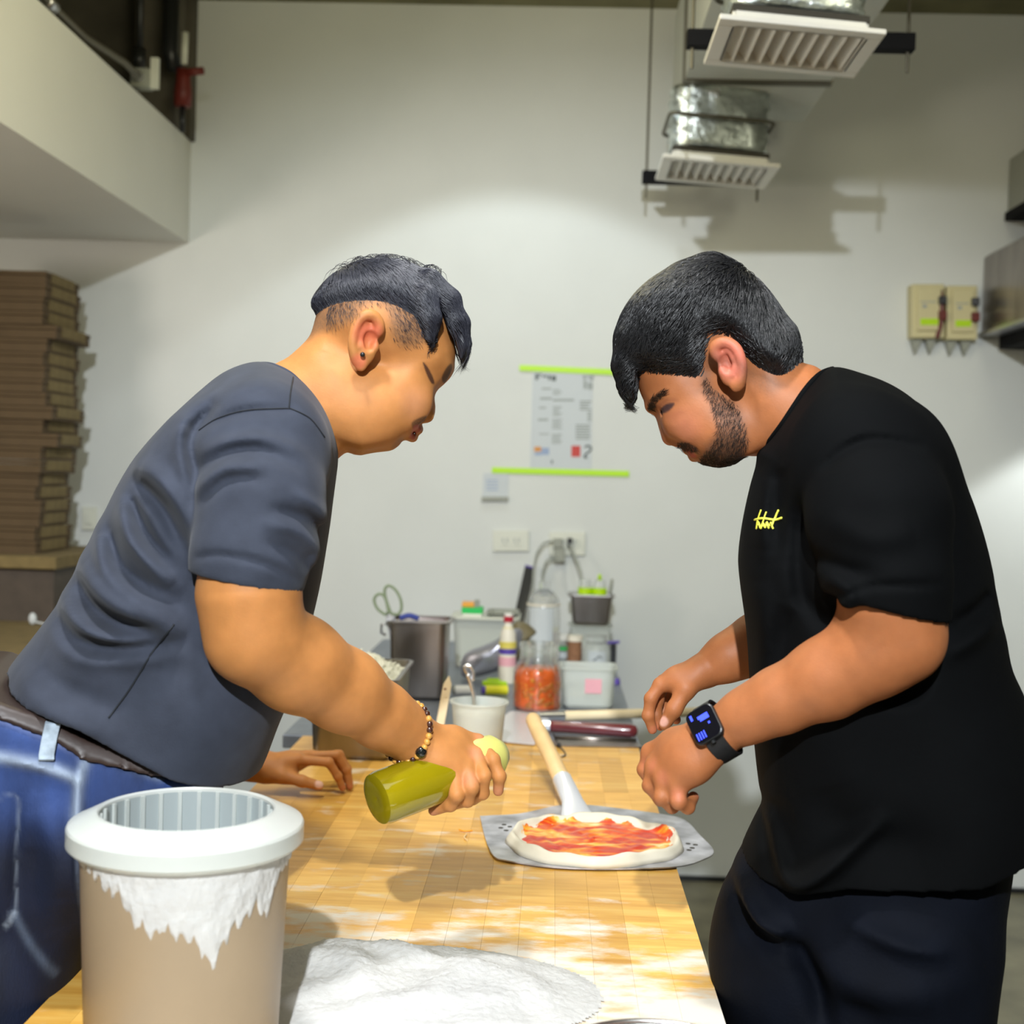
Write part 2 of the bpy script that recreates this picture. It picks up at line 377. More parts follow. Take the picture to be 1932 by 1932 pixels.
# ventilation duct, grilles
DL, DR, DZ = .385, .85, 2.80
t = thing('ventilation_duct', 'long pale insulated duct hanging under the ceiling', 'duct', (.62, 3, DZ))
def hollow(y0, y1, e=0):
    m = MB(); m.box((DL-e, y0, DZ-e), (DR+e, y1, 3.16+e)); return m
obj('duct_section', hollow(1.6, 2.95), M['duct'], t); obj('duct_section', hollow(2.955, 4.30), M['duct'], t); obj('duct_section', hollow(4.345, 4.78), M['duct'], t)
obj('flange', hollow(4.30, 4.345, .006), M['rod'], t, label='brownish joint flange across the duct'); obj('flange', hollow(2.93, 2.96, .006), M['rod'], t)
for x in (DL-.03, DR+.03):
    for y in (2.2,): obj('hanger_rod', MB().tube([(x, y, DZ-.03), (x, y, 3.265)], .004, 6), M['rod'], t)
for y in (2.2,): obj('hanger_bar', MB().box((DL-.05, y-.015, DZ-.022), (DR+.05, y+.015, DZ-.001)), M['rod'], t)

GZ = 2.545
def grille(quad, lab, open_):
    q = np.array(quad); c = q.mean(0); t = thing('air_grille', lab, 'air vent', (c[0], c[1], GZ), 'air grilles under the duct')
    ex = (q[1]-q[0]+q[2]-q[3])/2; ey = (q[3]-q[0]+q[2]-q[1])/2; w, l = np.linalg.norm(ex), np.linalg.norm(ey); ex /= w; ey /= l; ez = np.array([0, 0, 1.])
    R = np.array([ex, ey, ez]).T
    b = .042; m = MB()
    for lo, hi in (((-w/2, -l/2, 0), (w/2, -l/2+b, .012)), ((-w/2, l/2-b, 0), (w/2, l/2, .012)), ((-w/2, -l/2+b, 0), (-w/2+b, l/2-b, .012)), ((w/2-b, -l/2+b, 0), (w/2, l/2-b, .012))): m.box(lo, hi, R, c)
    obj('frame', m, M['white'], t, bevel=.002)
    obj('damper_box', MB().box((-w/2+b*.8, -l/2+b*.8, .035), (w/2-b*.8, l/2-b*.8, .05), R, c), M['darkin'], t)
    m = MB()
    for s in (-1, 1): m.box((s*(w/2-b+.004)-.003, -l/2+b, .0), (s*(w/2-b+.004)+.003, l/2-b, .045), R, c); m.box((-w/2+b, s*(l/2-b+.004)-.003, 0), (w/2-b, s*(l/2-b+.004)+.003, .045), R, c)
    obj('collar', m, M['white'], t)
    n = 9; iw = w-2*b
    for i in range(n):
        x = -iw/2+iw*(i+.45)/n
        Ry = rot(y=math.radians(52)); mm = MB().box((-.021, -l/2+b, -.0012), (.021, l/2-b, .0012), Ry)
        v = (np.array(mm.v)+np.array([x, 0, .019]))@R.T+c
        m2 = MB(); m2.add(v, mm.f); o = obj('louvre', m2, M['white'], t)
        if i == 0: first = o
    return t, c, w, l, R
qa = [T(1360, 38, GZ), T(1672, 62, GZ), T(1612, 150, GZ), T(1326, 120, GZ)]
qb = [T(1252, 296, GZ), T(1472, 316, GZ), T(1442, 358, GZ), T(1236, 340, GZ)]
ga = grille(qa, 'larger nearer white ceiling air grille with slanted louvres', 0)
gb = grille(qb, 'smaller farther white ceiling air grille close to the back wall', 1)
for (g, c, w, l, R), lab, x0, x1 in ((ga, 'silver foil duct boot above the nearer air grille', -.03, .0), (gb, 'crumpled silver foil duct boot above the farther air grille', 0, 0)):
    t = thing('foil_boot', lab, 'duct', c+np.array([0, 0, .012]), 'foil duct boots')
    rings = []; nz = 14; nn = 48
    for k in range(nz+1):
        z = .056+(DZ-GZ-.057)*k/nz; rr_ = []
        for j in range(nn):
            a = 2*PI*j/nn; e = 5.0
            sx = np.sign(math.cos(a))*abs(math.cos(a))**(2/e); sy = np.sign(math.sin(a))*abs(math.sin(a))**(2/e)
            q = 1+.035*math.sin(5*a+3*k)+.02*math.sin(11*a+k*2.1)+RNG.normal(0, .012)
            rr_.append(R@np.array([sx*(w/2-.035)*q, sy*(l/2-.035)*q, z])+c)
        rings.append(rr_)
    obj('foil_wrap', MB().loft(rings), M['foil'], t, True)
    zb = c+np.array([0, 0, .15]); m = MB()
    loop = [R@np.array([x, y, 0])+zb for x, y in rrect(w-.04, l-.04, .03)]; m.tube(loop+[loop[0]], .006, 6)
    obj('strap', m, M['rod'], t, label='brown strap around the foil')
def support(px0, px1, y0, Yd, lab, ztop):
    a = P(*px0, Yd); b_ = P(*px1, Yd); z = (a[2]+b_[2])/2
    t = thing('hanger_bar', lab, 'bracket', (a+b_)/2, 'black hanger bars')
    obj('bar', MB().box((a[0], Yd-.02, z-.022), (b_[0], Yd+.02, z+.022)), M['blackm'], t, bevel=.002)
    for x in (a[0]+.015, b_[0]-.015): obj('threaded_rod', MB().tube([(x, Yd, z-.075), (x, Yd, 3.265)], .0045, 6), M['rod'], t)
support((1296, 68), (1724, 88), 0, 3.47, 'black hanger bar with threaded rods carrying the nearer air grille', 3.2)
support((1212, 326), (1437, 348), 0, 4.76, 'black hanger bar with threaded rods carrying the farther air grille', 3.2)

# ---------------------------------------------------------------- things on the back wall
def wallquad(mb, x0, y0, x1, y1, d0, d1, sk=0):
    a = P(x0, y0, 5); b = P(x1, y0, 5); c_ = P(x1+sk, y1, 5); d = P(x0+sk, y1, 5)
    n = np.array([0, -1, 0]); mb.loft([[p*[1, 0, 1]+[0, 5-d0, 0] for p in (a, b, c_, d)], [p*[1, 0, 1]+[0, 5-d1, 0] for p in (a, b, c_, d)]]); return mb
t = thing('poster', 'white printed menu sheet taped up between two lime strips', 'poster', P(1060, 885, 4.998))
m = MB(); q = [P(1005, 698, 5), P(1118, 702, 5), P(1115, 889, 5), P(1000, 885, 5)]
m.loft([[p*[1, 0, 1]+[0, 4.999, 0] for p in q], [p*[1, 0, 1]+[0, 4.996, 0] for p in q]]); obj('sheet', m, M['paper'], t)
def marks(lst, mt, nm):
    m = MB()
    for x0, y0, x1, y1 in lst: wallquad(m, x0, y0, x1, y1, .0041, .0046)
    obj(nm, m, M[mt], t)
marks([(1010, 705, 1015, 717), (1016, 705, 1022, 708), (1016, 710, 1020, 712), (1024, 708, 1032, 712), (1034, 708, 1039, 717), (1041, 709, 1049, 719)], 'inkd', 'heading_print')
marks([(1100, 708, 1106, 716), (1108, 708, 1120, 712), (1112, 713, 1119, 718), (1101, 718, 1107, 734), (1109, 722, 1118, 735)], 'ink', 'emblem_print')
marks([(1022, 732, 1040, 735), (1019, 750, 1041, 754), (1017, 768, 1030, 771), (1015, 790, 1034, 794), (1017, 818, 1036, 820)] +
      [(1043, 735+i*4, 1056+(i % 2)*4, 737+i*4) for i in range(3)] + [(1043, 753, 1083, 757)] + [(1043, 767+4*i, 1060-(i % 3)*3, 769+4*i) for i in range(5)] +
      [(1042, 791+4*i, 1061-(i % 2)*4, 793+4*i) for i in range(5)] + [(1041, 819+4*i, 1060-(i % 3)*2, 821+4*i) for i in range(5)], 'ink', 'small_print')
marks([(1094, 756+5*i, 1116-(i % 3)*3, 759+5*i) for i in range(4)] + [(1108, 777+5*i, 1116, 780+5*i) for i in range(4)] + [(1086, 801+5*i, 1114-(i % 2)*2, 804+5*i) for i in range(6)], 'ink', 'column_print')
marks([(1008, 843, 1021, 852)], 'inko', 'orange_picture'); marks([(1021, 845, 1036, 858), (1009, 853, 1021, 859)], 'inkb', 'blue_picture')
marks([(1078, 841, 1095, 862)], 'inkr', 'red_picture'); marks([(1040, 868, 1043, 875)], 'inkd', 'small_mark')
m = MB(); qs = [P(x, y, 4.9948) for x, y in ((1103, 844), (1108, 841), (1114, 843), (1115, 848), (1109, 854), (1104, 858), (1103, 863), (1108, 863))]
m.tube(spline(qs, 4, False), .0032, 6); obj('numeral_print', m, M['inkd'], t)
for lab, x0, y0, x1, y1 in (('upper lime green tape strip above the poster', 980, 694, 1178, 703), ('lower lime green tape strip below the poster', 928, 887, 1187, 894)):
    a, b = P(x0, y0, 4.993), P(x1, y1, 4.993); hh = np.array([0, 0, .011]); dd = np.array([0, .004, 0])
    m = MB().loft([[a-hh, b-hh, b+hh, a+hh], [a-hh+dd, b-hh+dd, b+hh+dd, a+hh+dd]])
    tag(obj('tape_strip', m, M['tape'], center=(a+b)/2, bevel=.001), lab, 'tape', 'lime tape strips')
t = thing('note_holder', 'small pale note on the wall below the left end of the lower tape', 'note', P(935, 944, 4.99))
obj('note', wallquad(MB(), 912, 893, 960, 940, .001, .004, -2), M['paper'], t); obj('ledge', wallquad(MB(), 909, 937, 959, 945, .001, .018), M['greyp'], t)
marks2 = MB(); [wallquad(marks2, 918, y, 940, y+2, .0041, .0045) for y in (905, 911, 917, 923)]; obj('faint_print', marks2, M['inkb'], t)
for lab, x0, y0, x1, y1 in (('empty white double wall socket, left of the plugged one', 930, 1001, 998, 1040), ('white double wall socket with plugs and cables in it', 1036, 1004, 1104, 1048)):
    t = thing('wall_socket', lab, 'socket', P((x0+x1)/2, y1, 4.995), 'double wall sockets')
    obj('plate', wallquad(MB(), x0, y0, x1, y1, .001, .016), M['ivory'], t, bevel=.003)
    for cx in (x0+23, x0+45):
        obj('outlet', wallquad(MB(), cx-8, y0+10, cx+8, y0+29, .016, .0185), M['ivory'], t, bevel=.001)
        m = MB(); [wallquad(m, cx+dx-1, y0+14, cx+dx+1, y0+22, .0186, .0192) for dx in (-4, 4)]; wallquad(m, cx-1.5, y0+24, cx+1.5, y0+26, .0186, .0192)
        obj('slots', m, M['ink'], t)
t = thing('power_adapter', 'grey plug adapter in the right socket with two pale cables', 'plug', P(1055, 1040, 4.95))
m = MB(); wallquad(m, 1044, 1015, 1062, 1032, .02, .06); obj('plug', m, M['greyp'], t, bevel=.003)
m = MB(); wallquad(m, 1045, 1032, 1066, 1059, .02, .055); obj('adapter_body', m, M['greyp'], t, bevel=.004)
obj('cable', MB().tube(spline([P(1046, 1022, 4.95), P(1028, 1024, 4.93), P(1015, 1040, 4.92), P(1009, 1062, 4.92), P(1006, 1100, 4.9), P(1004, 1150, 4.88), P(1003, 1205, 4.85)], 6, False), .0045, 8), M['cable'], t, True)
obj('cable', MB().tube(spline([P(1050, 1052, 4.95), P(1034, 1056, 4.92), P(1026, 1072, 4.9), P(1023, 1092, 4.9), P(1022, 1125, 4.86), P(1020, 1200, 4.85)], 6, False), .005, 8), M['cable'], t, True)
t = thing('black_plug', 'black plug in the right socket with a cable hanging down right', 'plug', P(1075, 1025, 4.95))
obj('plug', wallquad(MB(), 1070, 1014, 1080, 1030, .02, .06), M['blackp'], t, bevel=.003)
obj('cable', MB().tube(spline([P(1076, 1026, 4.93), P(1084, 1048, 4.92), P(1092, 1068, 4.9), P(1097, 1088, 4.88), P(1100, 1140, 4.86), P(1100, 1200, 4.85)], 6, False), [.009]*8+[.006]*(len(spline([0]*6, 6, False)) if 0 else 0)+[.0055]*23, 8), M['cable'], t, True) if 0 else \
obj('cable', MB().tube(spline([P(1076, 1026, 4.93), P(1084, 1048, 4.92), P(1092, 1068, 4.9), P(1097, 1088, 4.88), P(1100, 1140, 4.86), P(1100, 1200, 4.85)], 6, False), .006, 8), M['cable'], t, True)
t = thing('small_wall_socket', 'small beige socket low on the wall beside the cardboard box stack', 'socket', P(168, 998, 4.99))
obj('plate', wallquad(MB(), 156, 956, 184, 1000, .001, .014), M['ivory'], t, bevel=.003); obj('rocker', wallquad(MB(), 164, 968, 176, 988, .014, .02), M['ivory'], t)
for i, (x0, x1, lab) in enumerate(((1711, 1772, 'left one of the two cream circuit breakers on the wall'), (1776, 1833, 'right one of the two cream circuit breakers on the wall'))):
    t = thing('circuit_breaker', lab, 'breaker', P((x0+x1)/2, 648, 4.98), 'circuit breakers')
    obj('case', wallquad(MB(), x0, 541+i*3, x1, 641+i*3, .002, .07), M['breaker'], t, bevel=.004)
    obj('face', wallquad(MB(), x0+9, 548+i*3, x1-8, 628+i*3, .07, .082), M['breaker'], t, bevel=.003)
    obj('green_label', wallquad(MB(), x0+14, 606+i*3, x1-14, 618+i*3, .0825, .0835), M['lime'], t)
    m = MB(); wallquad(m, x0+14, 574+i*3, x1-18, 576+i*3, .0825, .0832); wallquad(m, x0+18, 580+i*3, x0+26, 586+i*3, .0825, .0832); obj('print', m, M['ink'], t)
    obj('button', wallquad(MB(), x1-14, 565+i*3, x1, 580+i*3, .07, .10), M['blackp'], t, bevel=.002, label='black push button')
    obj('button', wallquad(MB(), x1-14, 592+i*3, x1, 609+i*3, .07, .10), M['red'], t, bevel=.002, label='dark red push button')
    for k in range(2):
        xx = x0+3+k*27; a = P(xx, 641+i*3, 5); b = P(xx+22, 641+i*3, 5); c_ = P(xx+8, 668+i*3, 5)
        m = MB().loft([[p*[1, 0, 1]+[0, 4.99, 0] for p in (a, b, c_)], [p*[1, 0, 1]+[0, 4.96, 0] for p in (a, b, c_)]]); obj('terminal_cover', m, M['greyp'], t)
m = MB().tube(spline([P(1774, 548, 4.93), P(1777, 580, 4.92), P(1775, 610, 4.92), P(1768, 638, 4.93)], 5, False), .009, 8)
tag(obj('breaker_cable', m, M['maroon'], center=P(1774, 600, 4.93), smooth=True), 'dark cable hanging between the two circuit breakers', 'cable')

# extractor hood and grey box at the right edge
t = thing('extractor_hood', 'dark steel extractor hood at the right edge of the wall', 'extractor hood', P(1900, 640, 4.6))
a = P(1857, 486, 4.99); b_ = P(1857, 629, 4.99)
x0 = a[0]; m = MB().loft([[(x0, y, b_[2]), (2.6, y, b_[2]), (2.6, y, a[2]+.02), (x0+.03, y, a[2]+.02), (x0, y, a[2])] for y in (4.25, 4.99)])
obj('canopy', m, M['steeld'], t, bevel=.003)
m = MB().loft([[(x0-.012, y, b_[2]-.012), (2.6, y, b_[2]-.012), (2.6, y, b_[2]), (x0-.012, y, b_[2])] for y in (4.21, 4.99)]); obj('lip', m, M['steel'], t)
m = MB().box((x0+.06, 4.30, b_[2]-.06), (2.6, 4.97, b_[2]-.0125)); obj('filter_housing', m, M['blackm'], t)
t = thing('wall_cabinet', 'grey box high at the right edge above the hood', 'cabinet', P(1925, 410, 4.7))
a = P(1905, 300, 4.99); b_ = P(1905, 412, 4.99)
obj('body', MB().box((a[0], 4.5, b_[2]+.02), (2.5, 4.99, a[2])), M['greyp'], t, bevel=.003); obj('base', MB().box((a[0]-.01, 4.49, b_[2]-.01), (2.5, 4.99, b_[2]+.02)), M['blackm'], t)

# ---------------------------------------------------------------- left background: counter, box stacks
CZ = .98
t = thing('back_counter', 'tan wooden counter under the cardboard boxes at the left', 'counter', (-2.05, 4.1, 0))
obj('worktop', MB().box((-2.69, 3.3, CZ-.04), (-1.42, 4.98, CZ)), M['cardin'], t, bevel=.003); obj('body', MB().box((-2.67, 3.34, 0), (-1.45, 4.97, CZ-.04)), M['darkwood'], t)
SY = 4.42; sx = P(86, 510, SY)[0]; UZ = P(80, 1046, SY)[2]
t = thing('box_shelf', 'dark shelf unit on the counter carrying the stacked pizza boxes', 'shelf', (-1.95, 4.6, CZ))
obj('shelf_board', MB().box((-2.6, SY-.12, UZ-.04), (sx+.03+.07, 4.95, UZ)), M['cardin'], t, bevel=.002)
obj('cabinet_body', MB().box((-2.55, SY-.08, CZ), (sx+.02+.06, 4.93, UZ-.04)), M['darkwood'], t)
t = thing('white_twist_tie', 'small white twist of paper in front of the dark shelf unit', 'scrap', T(60, 1150, CZ)); c = P(62, 1140, 4.25); c[2] = CZ
obj('knot', MB().sphere(c+[0, 0, .02], (.014, .01, .02), 8, 6), M['paper'], t, True); obj('tail', MB().tube([c+[0, 0, .012], c+[.04, 0, .004], c+[.10, 0, .006]], .003, 6), M['paper'], t)
BH = .0455
def pizza_box(s):
    t = thing('pizza_box', '', 'box', (0, 0, 0), 'folded pizza boxes on the left shelf')
    obj('tray', MB().box((-s/2, -s/2, 0), (s/2, s/2, BH*.62)), M['card'], t)
    obj('lid', MB().box((-s/2-.003, -s/2-.003, BH*.66), (s/2+.003, s/2+.003, BH-.002)), M['card'], t, bevel=.002)
    obj('side_flap', MB().box((s/2+.0005, -s/2+.05, BH*.2), (s/2+.004, s/2-.05, BH*.98)), M['cardin'], t)
    return t
bx = pizza_box(.32); S0 = .32
nb = int(round((P(86, 510, SY)[2]-UZ)/BH)); words = ['bottom', 'second', 'third', 'fourth', 'fifth', 'sixth', 'seventh', 'eighth', 'ninth', 'tenth', 'eleventh', 'twelfth', 'thirteenth', 'fourteenth', 'fifteenth', 'sixteenth', 'seventeenth', 'eighteenth', 'nineteenth', 'twentieth', 'twenty-first', 'twenty-second']
for i in range(nb):
    dx = RNG.normal(0, .004)+(.028 if i in (8, 10, nb-5) else 0)-(.03 if i < 6 else 0)*.5; dy = RNG.normal(0, .004)
    pos = (sx-S0/2+dx, SY+S0/2+dy, UZ+i*BH+.0005)
    lab = ('topmost' if i == nb-1 else words[i]+' from the bottom' if i else 'bottom')+' cardboard pizza box of the tall stack'
    o = bx if i == 0 else dup(bx, pos, lab)
    o.location = pos; o['label'] = lab; o.rotation_euler = (0, 0, RNG.normal(0, .03)+(.06 if i in (8, 10) else 0))
fx = sx-S0/2-S0-.005
for i in range(6):
    lab = ('topmost' if i == 5 else words[i]+' from the bottom' if i else 'bottom')+' cardboard pizza box of the low stack at the left edge'
    o = dup(bx, (P(78, 900, 4.30)[0]-S0/2+RNG.normal(0, .004)-.02, 4.38-.0+RNG.normal(0, .003)+.0, 0), lab); o.location = (sx-S0*1.5-.055+RNG.normal(0, .004), SY+.155+RNG.normal(0, .004), UZ+i*BH+.0005)

# ================================================================ work table
TX0, TX1, TY0, TY1 = -.573, .219, .92, 3.10
t = thing('work_table', 'long butcher block work table dusted with flour', 'table', ((TX0+TX1)/2, 2, 0))
nst = 16; sw = (TX1-TX0)/nst
for i in range(nst):
    y = TY0-RNG.uniform(0, .3)
    while y < TY1-.001:
        y2 = y+RNG.uniform(.26, .46)
        a, b = max(y, TY0), min(y2, TY1)
        if TY1-b < .08: b = TY1
        if b-a > .03:
            obj('stave', MB().box((TX0+i*sw+.00012, a+.00012, TZ-.035), (TX0+(i+1)*sw-.00012, b-.00012, TZ+RNG.uniform(-.0002, .0002))), M['block'], t)
        y = y2 if b < TY1 else TY1
obj('frame', MB().box((TX0+.04, TY0+.04, TZ-.10), (TX1-.04, TY1-.04, TZ-.036)), M['steel'], t)
for x in (TX0+.07, TX1-.07):
    for y in (TY0+.07, TY1-.07): obj('leg', MB().box((x-.02, y-.02, 0), (x+.02, y+.02, TZ-.10)), M['steel'], t)
obj('lower_shelf', MB().box((TX0+.06, TY0+.08, .18), (TX1-.06, TY1-.08, .20)), M['steel'], t)
SX0, SX1 = -.625, .226
t = thing('steel_table', 'steel prep table against the back wall behind the wooden one', 'table', (-.2, 4, 0))
obj('tabletop', MB().box((SX0, 3.115, TZ-.035), (SX1, 4.97, TZ-.001)), M['steelt'], t, bevel=.004)
for x in (SX0+.05, SX1-.05):
    for y in (3.2, 4.9): obj('leg', MB().lathe([(.02, 0), (.02, TZ-.035)], (x, y, 0), 12, (True, True)), M['steel'], t, True, auto=40)
obj('lower_shelf', MB().box((SX0+.03, 3.16, .22), (SX1-.03, 4.93, .24)), M['steel'], t)
obj('side_panel', MB().box((SX1-.028, 3.2, .24), (SX1-.022, 4.9, TZ-.04)), M['steeld'], t)

# ---------------------------------------------------------------- items: size from where they stand
def at(px, py, z=TZ): return T(px, py, z)
def zof(px, py, Y): return P(px, py, Y)[2]
# cheese pan
c0 = at(582, 1432); c1 = at(738, 1438); w = .176; l = .31
zr = zof(735, 1283, c1[1]); H = zr-TZ; pc = np.array([(c0[0]+c1[0])/2+.002, c1[1]+l/2, TZ])
t = thing('steel_cheese_pan', 'deep steel pan heaped with white grated cheese on the wooden table', 'pan', pc)
obj('pan', pan(MB(), pc, .186, l+.02, H, .93, .022), M['steeld'], t, True, auto=35)
g = MB(); nx, ny = 22, 38
hh = {}
for i in range(nx+1):
    for j in range(ny+1):
        u, v = i/nx*2-1, j/ny*2-1
        q = max(0, 1-abs(u)**4)*max(0, 1-abs(v)**4)
        hh[i, j] = (pc[0]+u*.083, pc[1]+v*.154, TZ+H-.026+q*(.042-.016*u+.006*math.sin(5*u+3*v))+RNG.normal(0, .0022))
vs = [hh[i, j] for i in range(nx+1) for j in range(ny+1)]
g.add(vs, [(i*(ny+1)+j, (i+1)*(ny+1)+j, (i+1)*(ny+1)+j+1, i*(ny+1)+j+1) for i in range(nx) for j in range(ny)])
for k in range(2200):
    i, j = RNG.integers(1, nx), RNG.integers(1, ny); p = np.array(hh[i, j])+RNG.normal(0, .002, 3)+[0, 0, .001]
    g.box((-.0075, -.0016, -.0014), (.0075, .0016, .0014), rot(RNG.uniform(0, 6.3), RNG.uniform(-.5, .5), RNG.uniform(-.6, .6)), p)
ch = tag(obj('grated_cheese', g, M['cheese'], center=pc+[0, 0, H-.03]), 'heap of white grated cheese filling the near steel pan', 'cheese'); ch['kind'] = 'stuff'
# tall container
c1 = at(838, 1324); zr = zof(850, 1176, c1[1]); H = zr-TZ; pc = np.array([c1[0]-.078, c1[1]+.085, TZ])
t = thing('tall_steel_container', 'tall dark steel container with scissors standing in it', 'container', pc)
obj('container', pan(MB(), pc, .158, .17, H, .94, .02, rim=.012), M['steeld'], t, True, auto=35)
obj('handle', MB().tube([pc+[-.088, -.07, H-.01], pc+[-.103, -.07, H-.012], pc+[-.103, -.07, H-.035], pc+[-.09, -.07, H-.04]], .004, 8), M['steel'], t, True)
fl = obj('brown_lid', MB().prism(rrect(.145, .155, .02), H-.014, H-.006, c=pc), M['maroon'], t, label='brown cover lying inside the rim')
m = MB().tube(spline([pc+[-.055, -.03, H+.004], pc+[-.03, -.035, H+.012], pc+[-.005, -.03, H+.004]], 5, False), .008, 8)
tag(obj('blue_cloth_strip', m, mat('blue_cloth', (.04, .06, .25), .8), center=pc+[-.03, -.03, H], smooth=True), 'blue strip lying across the mouth of the tall container', 'cloth')
t = thing('scissors', 'green-handled scissors standing in the tall steel container', 'scissors', pc+[-.06, 0, H-.1])
YS = pc[1]-.02; gm = mat('sage_plastic', (.20, .25, .15), .5)
for pts in ([(727, 1160), (712, 1148), (706, 1132), (712, 1122), (722, 1122), (729, 1135), (733, 1155)], [(738, 1158), (728, 1130), (726, 1112), (734, 1105), (747, 1114), (756, 1132), (757, 1150), (750, 1160)]):
    q = spline([P(x, y, YS) for x, y in pts], 6, False); obj('finger_loop', MB().tube(list(q)+[q[0]], .0042, 8), gm, t, True)
bl = pc+[-.062, -.02, 0]
for s in (-1, 1):
    top = P(736+s*5, 1158, YS); m = MB().loft([[top+[-.006, 0, 0], top+[.006, 0, 0], top+[.006, .002, 0], top+[-.006, .002, 0]], [bl+[-.003+s*.004, s*.002, H-.13], bl+[.003+s*.004, s*.002, H-.13], bl+[.003+s*.004, .002+s*.002, H-.13], bl+[-.003+s*.004, .002+s*.002, H-.13]]])
    obj('blade', m, M['steel'], t)
# cup with cream, spoon, stick
c = at(901, 1432); zr = zof(901, 1322, c[1]); H = zr-TZ
t = thing('cream_tub', 'round clear plastic tub of white cream behind the pouring hand', 'tub', c)
obj('tub', MB().lathe([(.048, 0), (.050, .004), (.060, H-.004), (.0655, H-.004), (.0655, H), (.0585, H), (.0485, .004), (0, .003)], c, 40), M['frost'], t, True, auto=40)
obj('cream', MB().lathe([(0, .005), (.0475, .005), (.0562, H-.028), (.045, H-.020), (.02, H-.024), (0, H-.022)], c, 32), M['cream'], t, True)
t = thing('steel_spoon', 'steel spoon standing in the cream tub', 'spoon', c+[0, 0, H])
q = spline([c+[-.012, -.01, H-.035], P(894, 1318, c[1]-.01), P(889, 1292, c[1]-.01), P(883, 1272, c[1]-.01)], 6, False)
obj('handle', MB().tube(q, np.linspace(.0035, .006, len(q)), 8), M['chrome'], t, True)
q = spline([P(x, y, c[1]-.01) for x, y in ((883, 1272), (877, 1262), (878, 1256), (888, 1257), (893, 1268), (892, 1284))], 5, False); obj('hook', MB().tube(q, .0042, 8), M['chrome'], t, True)
t = thing('wooden_paddle', 'pale wooden stick standing up beside the cream tub', 'stick', at(822, 1425))
a, b = at(820, 1425)+[0, 0, .001], P(847, 1276, 2.95); n = 10; rings = []
for i in range(n+1):
    f = i/n; p = a+(b-a)*f; ww = .0095 if f < .85 else .0095*math.sqrt(max(0.02, 1-((f-.85)/.15)**2)); rings.append([p+[-ww, -.0025, 0], p+[ww, -.0025, 0], p+[ww, .0025, 0], p+[-ww, .0025, 0]])
obj('blade', MB().loft(rings), M['palewood'], t, bevel=.001)
kk = P(840, 1300, 2.925); obj('knot', MB().sphere(kk, (.003, .001, .0025), 8, 5), M['maroon'], t)
# chilli jar
c = at(1013, 1340); r = .0655; H = zof(1013, 1213, c[1])-TZ
t = thing('pickle_jar', 'open glass jar of red chilli pickle on the steel table', 'jar', c)
obj('glass', MB().lathe([(0, .0), (r*.85, 0), (r, .012), (r, H*.55), (r*.93, H*.66), (r*.76, H*.74), (r*.76, H*.90), (r*.80, H*.92), (r*.80, H), (r*.73, H), (r*.72, H*.74), (r*.9, H*.65), (r*.96, H*.55), (r*.96, .014), (r*.8, .006), (0, .006)], c, 40), M['glass'], t, True, auto=50)
ct = obj('pickle', MB().lathe([(0, .007), (r*.84, .007), (r*.945, .016), (r*.945, H*.5), (r*.85, H*.6), (r*.4, H*.64), (0, H*.62)], c, 32), M['pickle'], t, True)
m = MB()
for k in range(150):
    a_ = RNG.uniform(0, 2*PI); z = RNG.uniform(.02, H*.6); rr_ = r*(.90 if z < H*.5 else .72)
    mm_ = MB().sphere((0, 0, 0), (RNG.uniform(.006, .016), .0035, RNG.uniform(.003, .007)), 7, 5); m.add(np.array(mm_.v)@rot(a_+PI/2+RNG.normal(0, .2), 0, RNG.normal(0, .8)).T+c+[rr_*.99*math.cos(a_), rr_*.99*math.sin(a_), z], mm_.f)
pk = obj('orange_pieces', m, M['pickle2'], t, True, label='orange pickle pieces'); pk['kind'] = 'stuff'
m = MB()
for k in range(110):
    a_ = RNG.uniform(0, 2*PI); z = RNG.uniform(.012, H*.64); rr_ = r*(.915 if z < H*.5 else .74); mm_ = MB().sphere((0, 0, 0), (RNG.uniform(.006, .015), .0035, RNG.uniform(.004, .009)), 7, 5); m.add(np.array(mm_.v)@rot(a_+PI/2+RNG.normal(0, .2), 0, RNG.normal(0, .8)).T+c+[rr_*math.cos(a_), rr_*math.sin(a_), z], mm_.f)
pk = obj('brown_pieces', m, mat('brown_pickle', (.42, .13, .02), .25, noise=.3, nscale=40, coat=.4), t, True, label='brown red pickle pieces'); pk['kind'] = 'stuff'
# clear box
c1 = at(1061, 1338); c2 = at(1157, 1338); wd = c2[0]-c1[0]; Hb = zof(1110, 1262, c1[1])-TZ
pc = np.array([(c1[0]+c2[0])/2, c1[1]+.07, TZ])
t = thing('clear_storage_box', 'clear rectangular plastic box right of the pickle jar', 'container', pc)
obj('tub', pan(MB(), pc, wd+.006, .13, Hb, .93, .015, .001, .007), M['frost'], t, True, auto=35)
obj('label', MB().box((pc[0]-.01, pc[1]-.0655, TZ+Hb*.4), (pc[0]+.035, pc[1]-.0645, TZ+Hb*.75)), M['pinkl'], t, label='faint pink label'); obj('contents', MB().prism(rrect(wd*.88, .108, .012), .003, Hb*.26, c=pc), M['cream'], t)
def bottle(name, lab, cat, px, by, top, wpx, prof, mt, parts=(), grp=None, capm=None):
    c = at(px, by); s = c[1]/FPX; r = wpx*s/2; H = zof(px, top, c[1])-TZ
    t = thing(name, lab, cat, c, grp)
    obj('body', MB().lathe([(0, 0)]+[(r*a_, H*b_) for a_, b_ in prof]+[(0, H*prof[-1][1])], c, 28), M[mt], t, True, auto=50)
    for nm, m_, a_, b0, b1 in parts: obj(nm, MB().lathe([(0, H*b0), (r*a_, H*b0), (r*a_, H*b1), (0, H*b1)], c, 28), M[m_], t, True, auto=40)
    return t, c, r, H
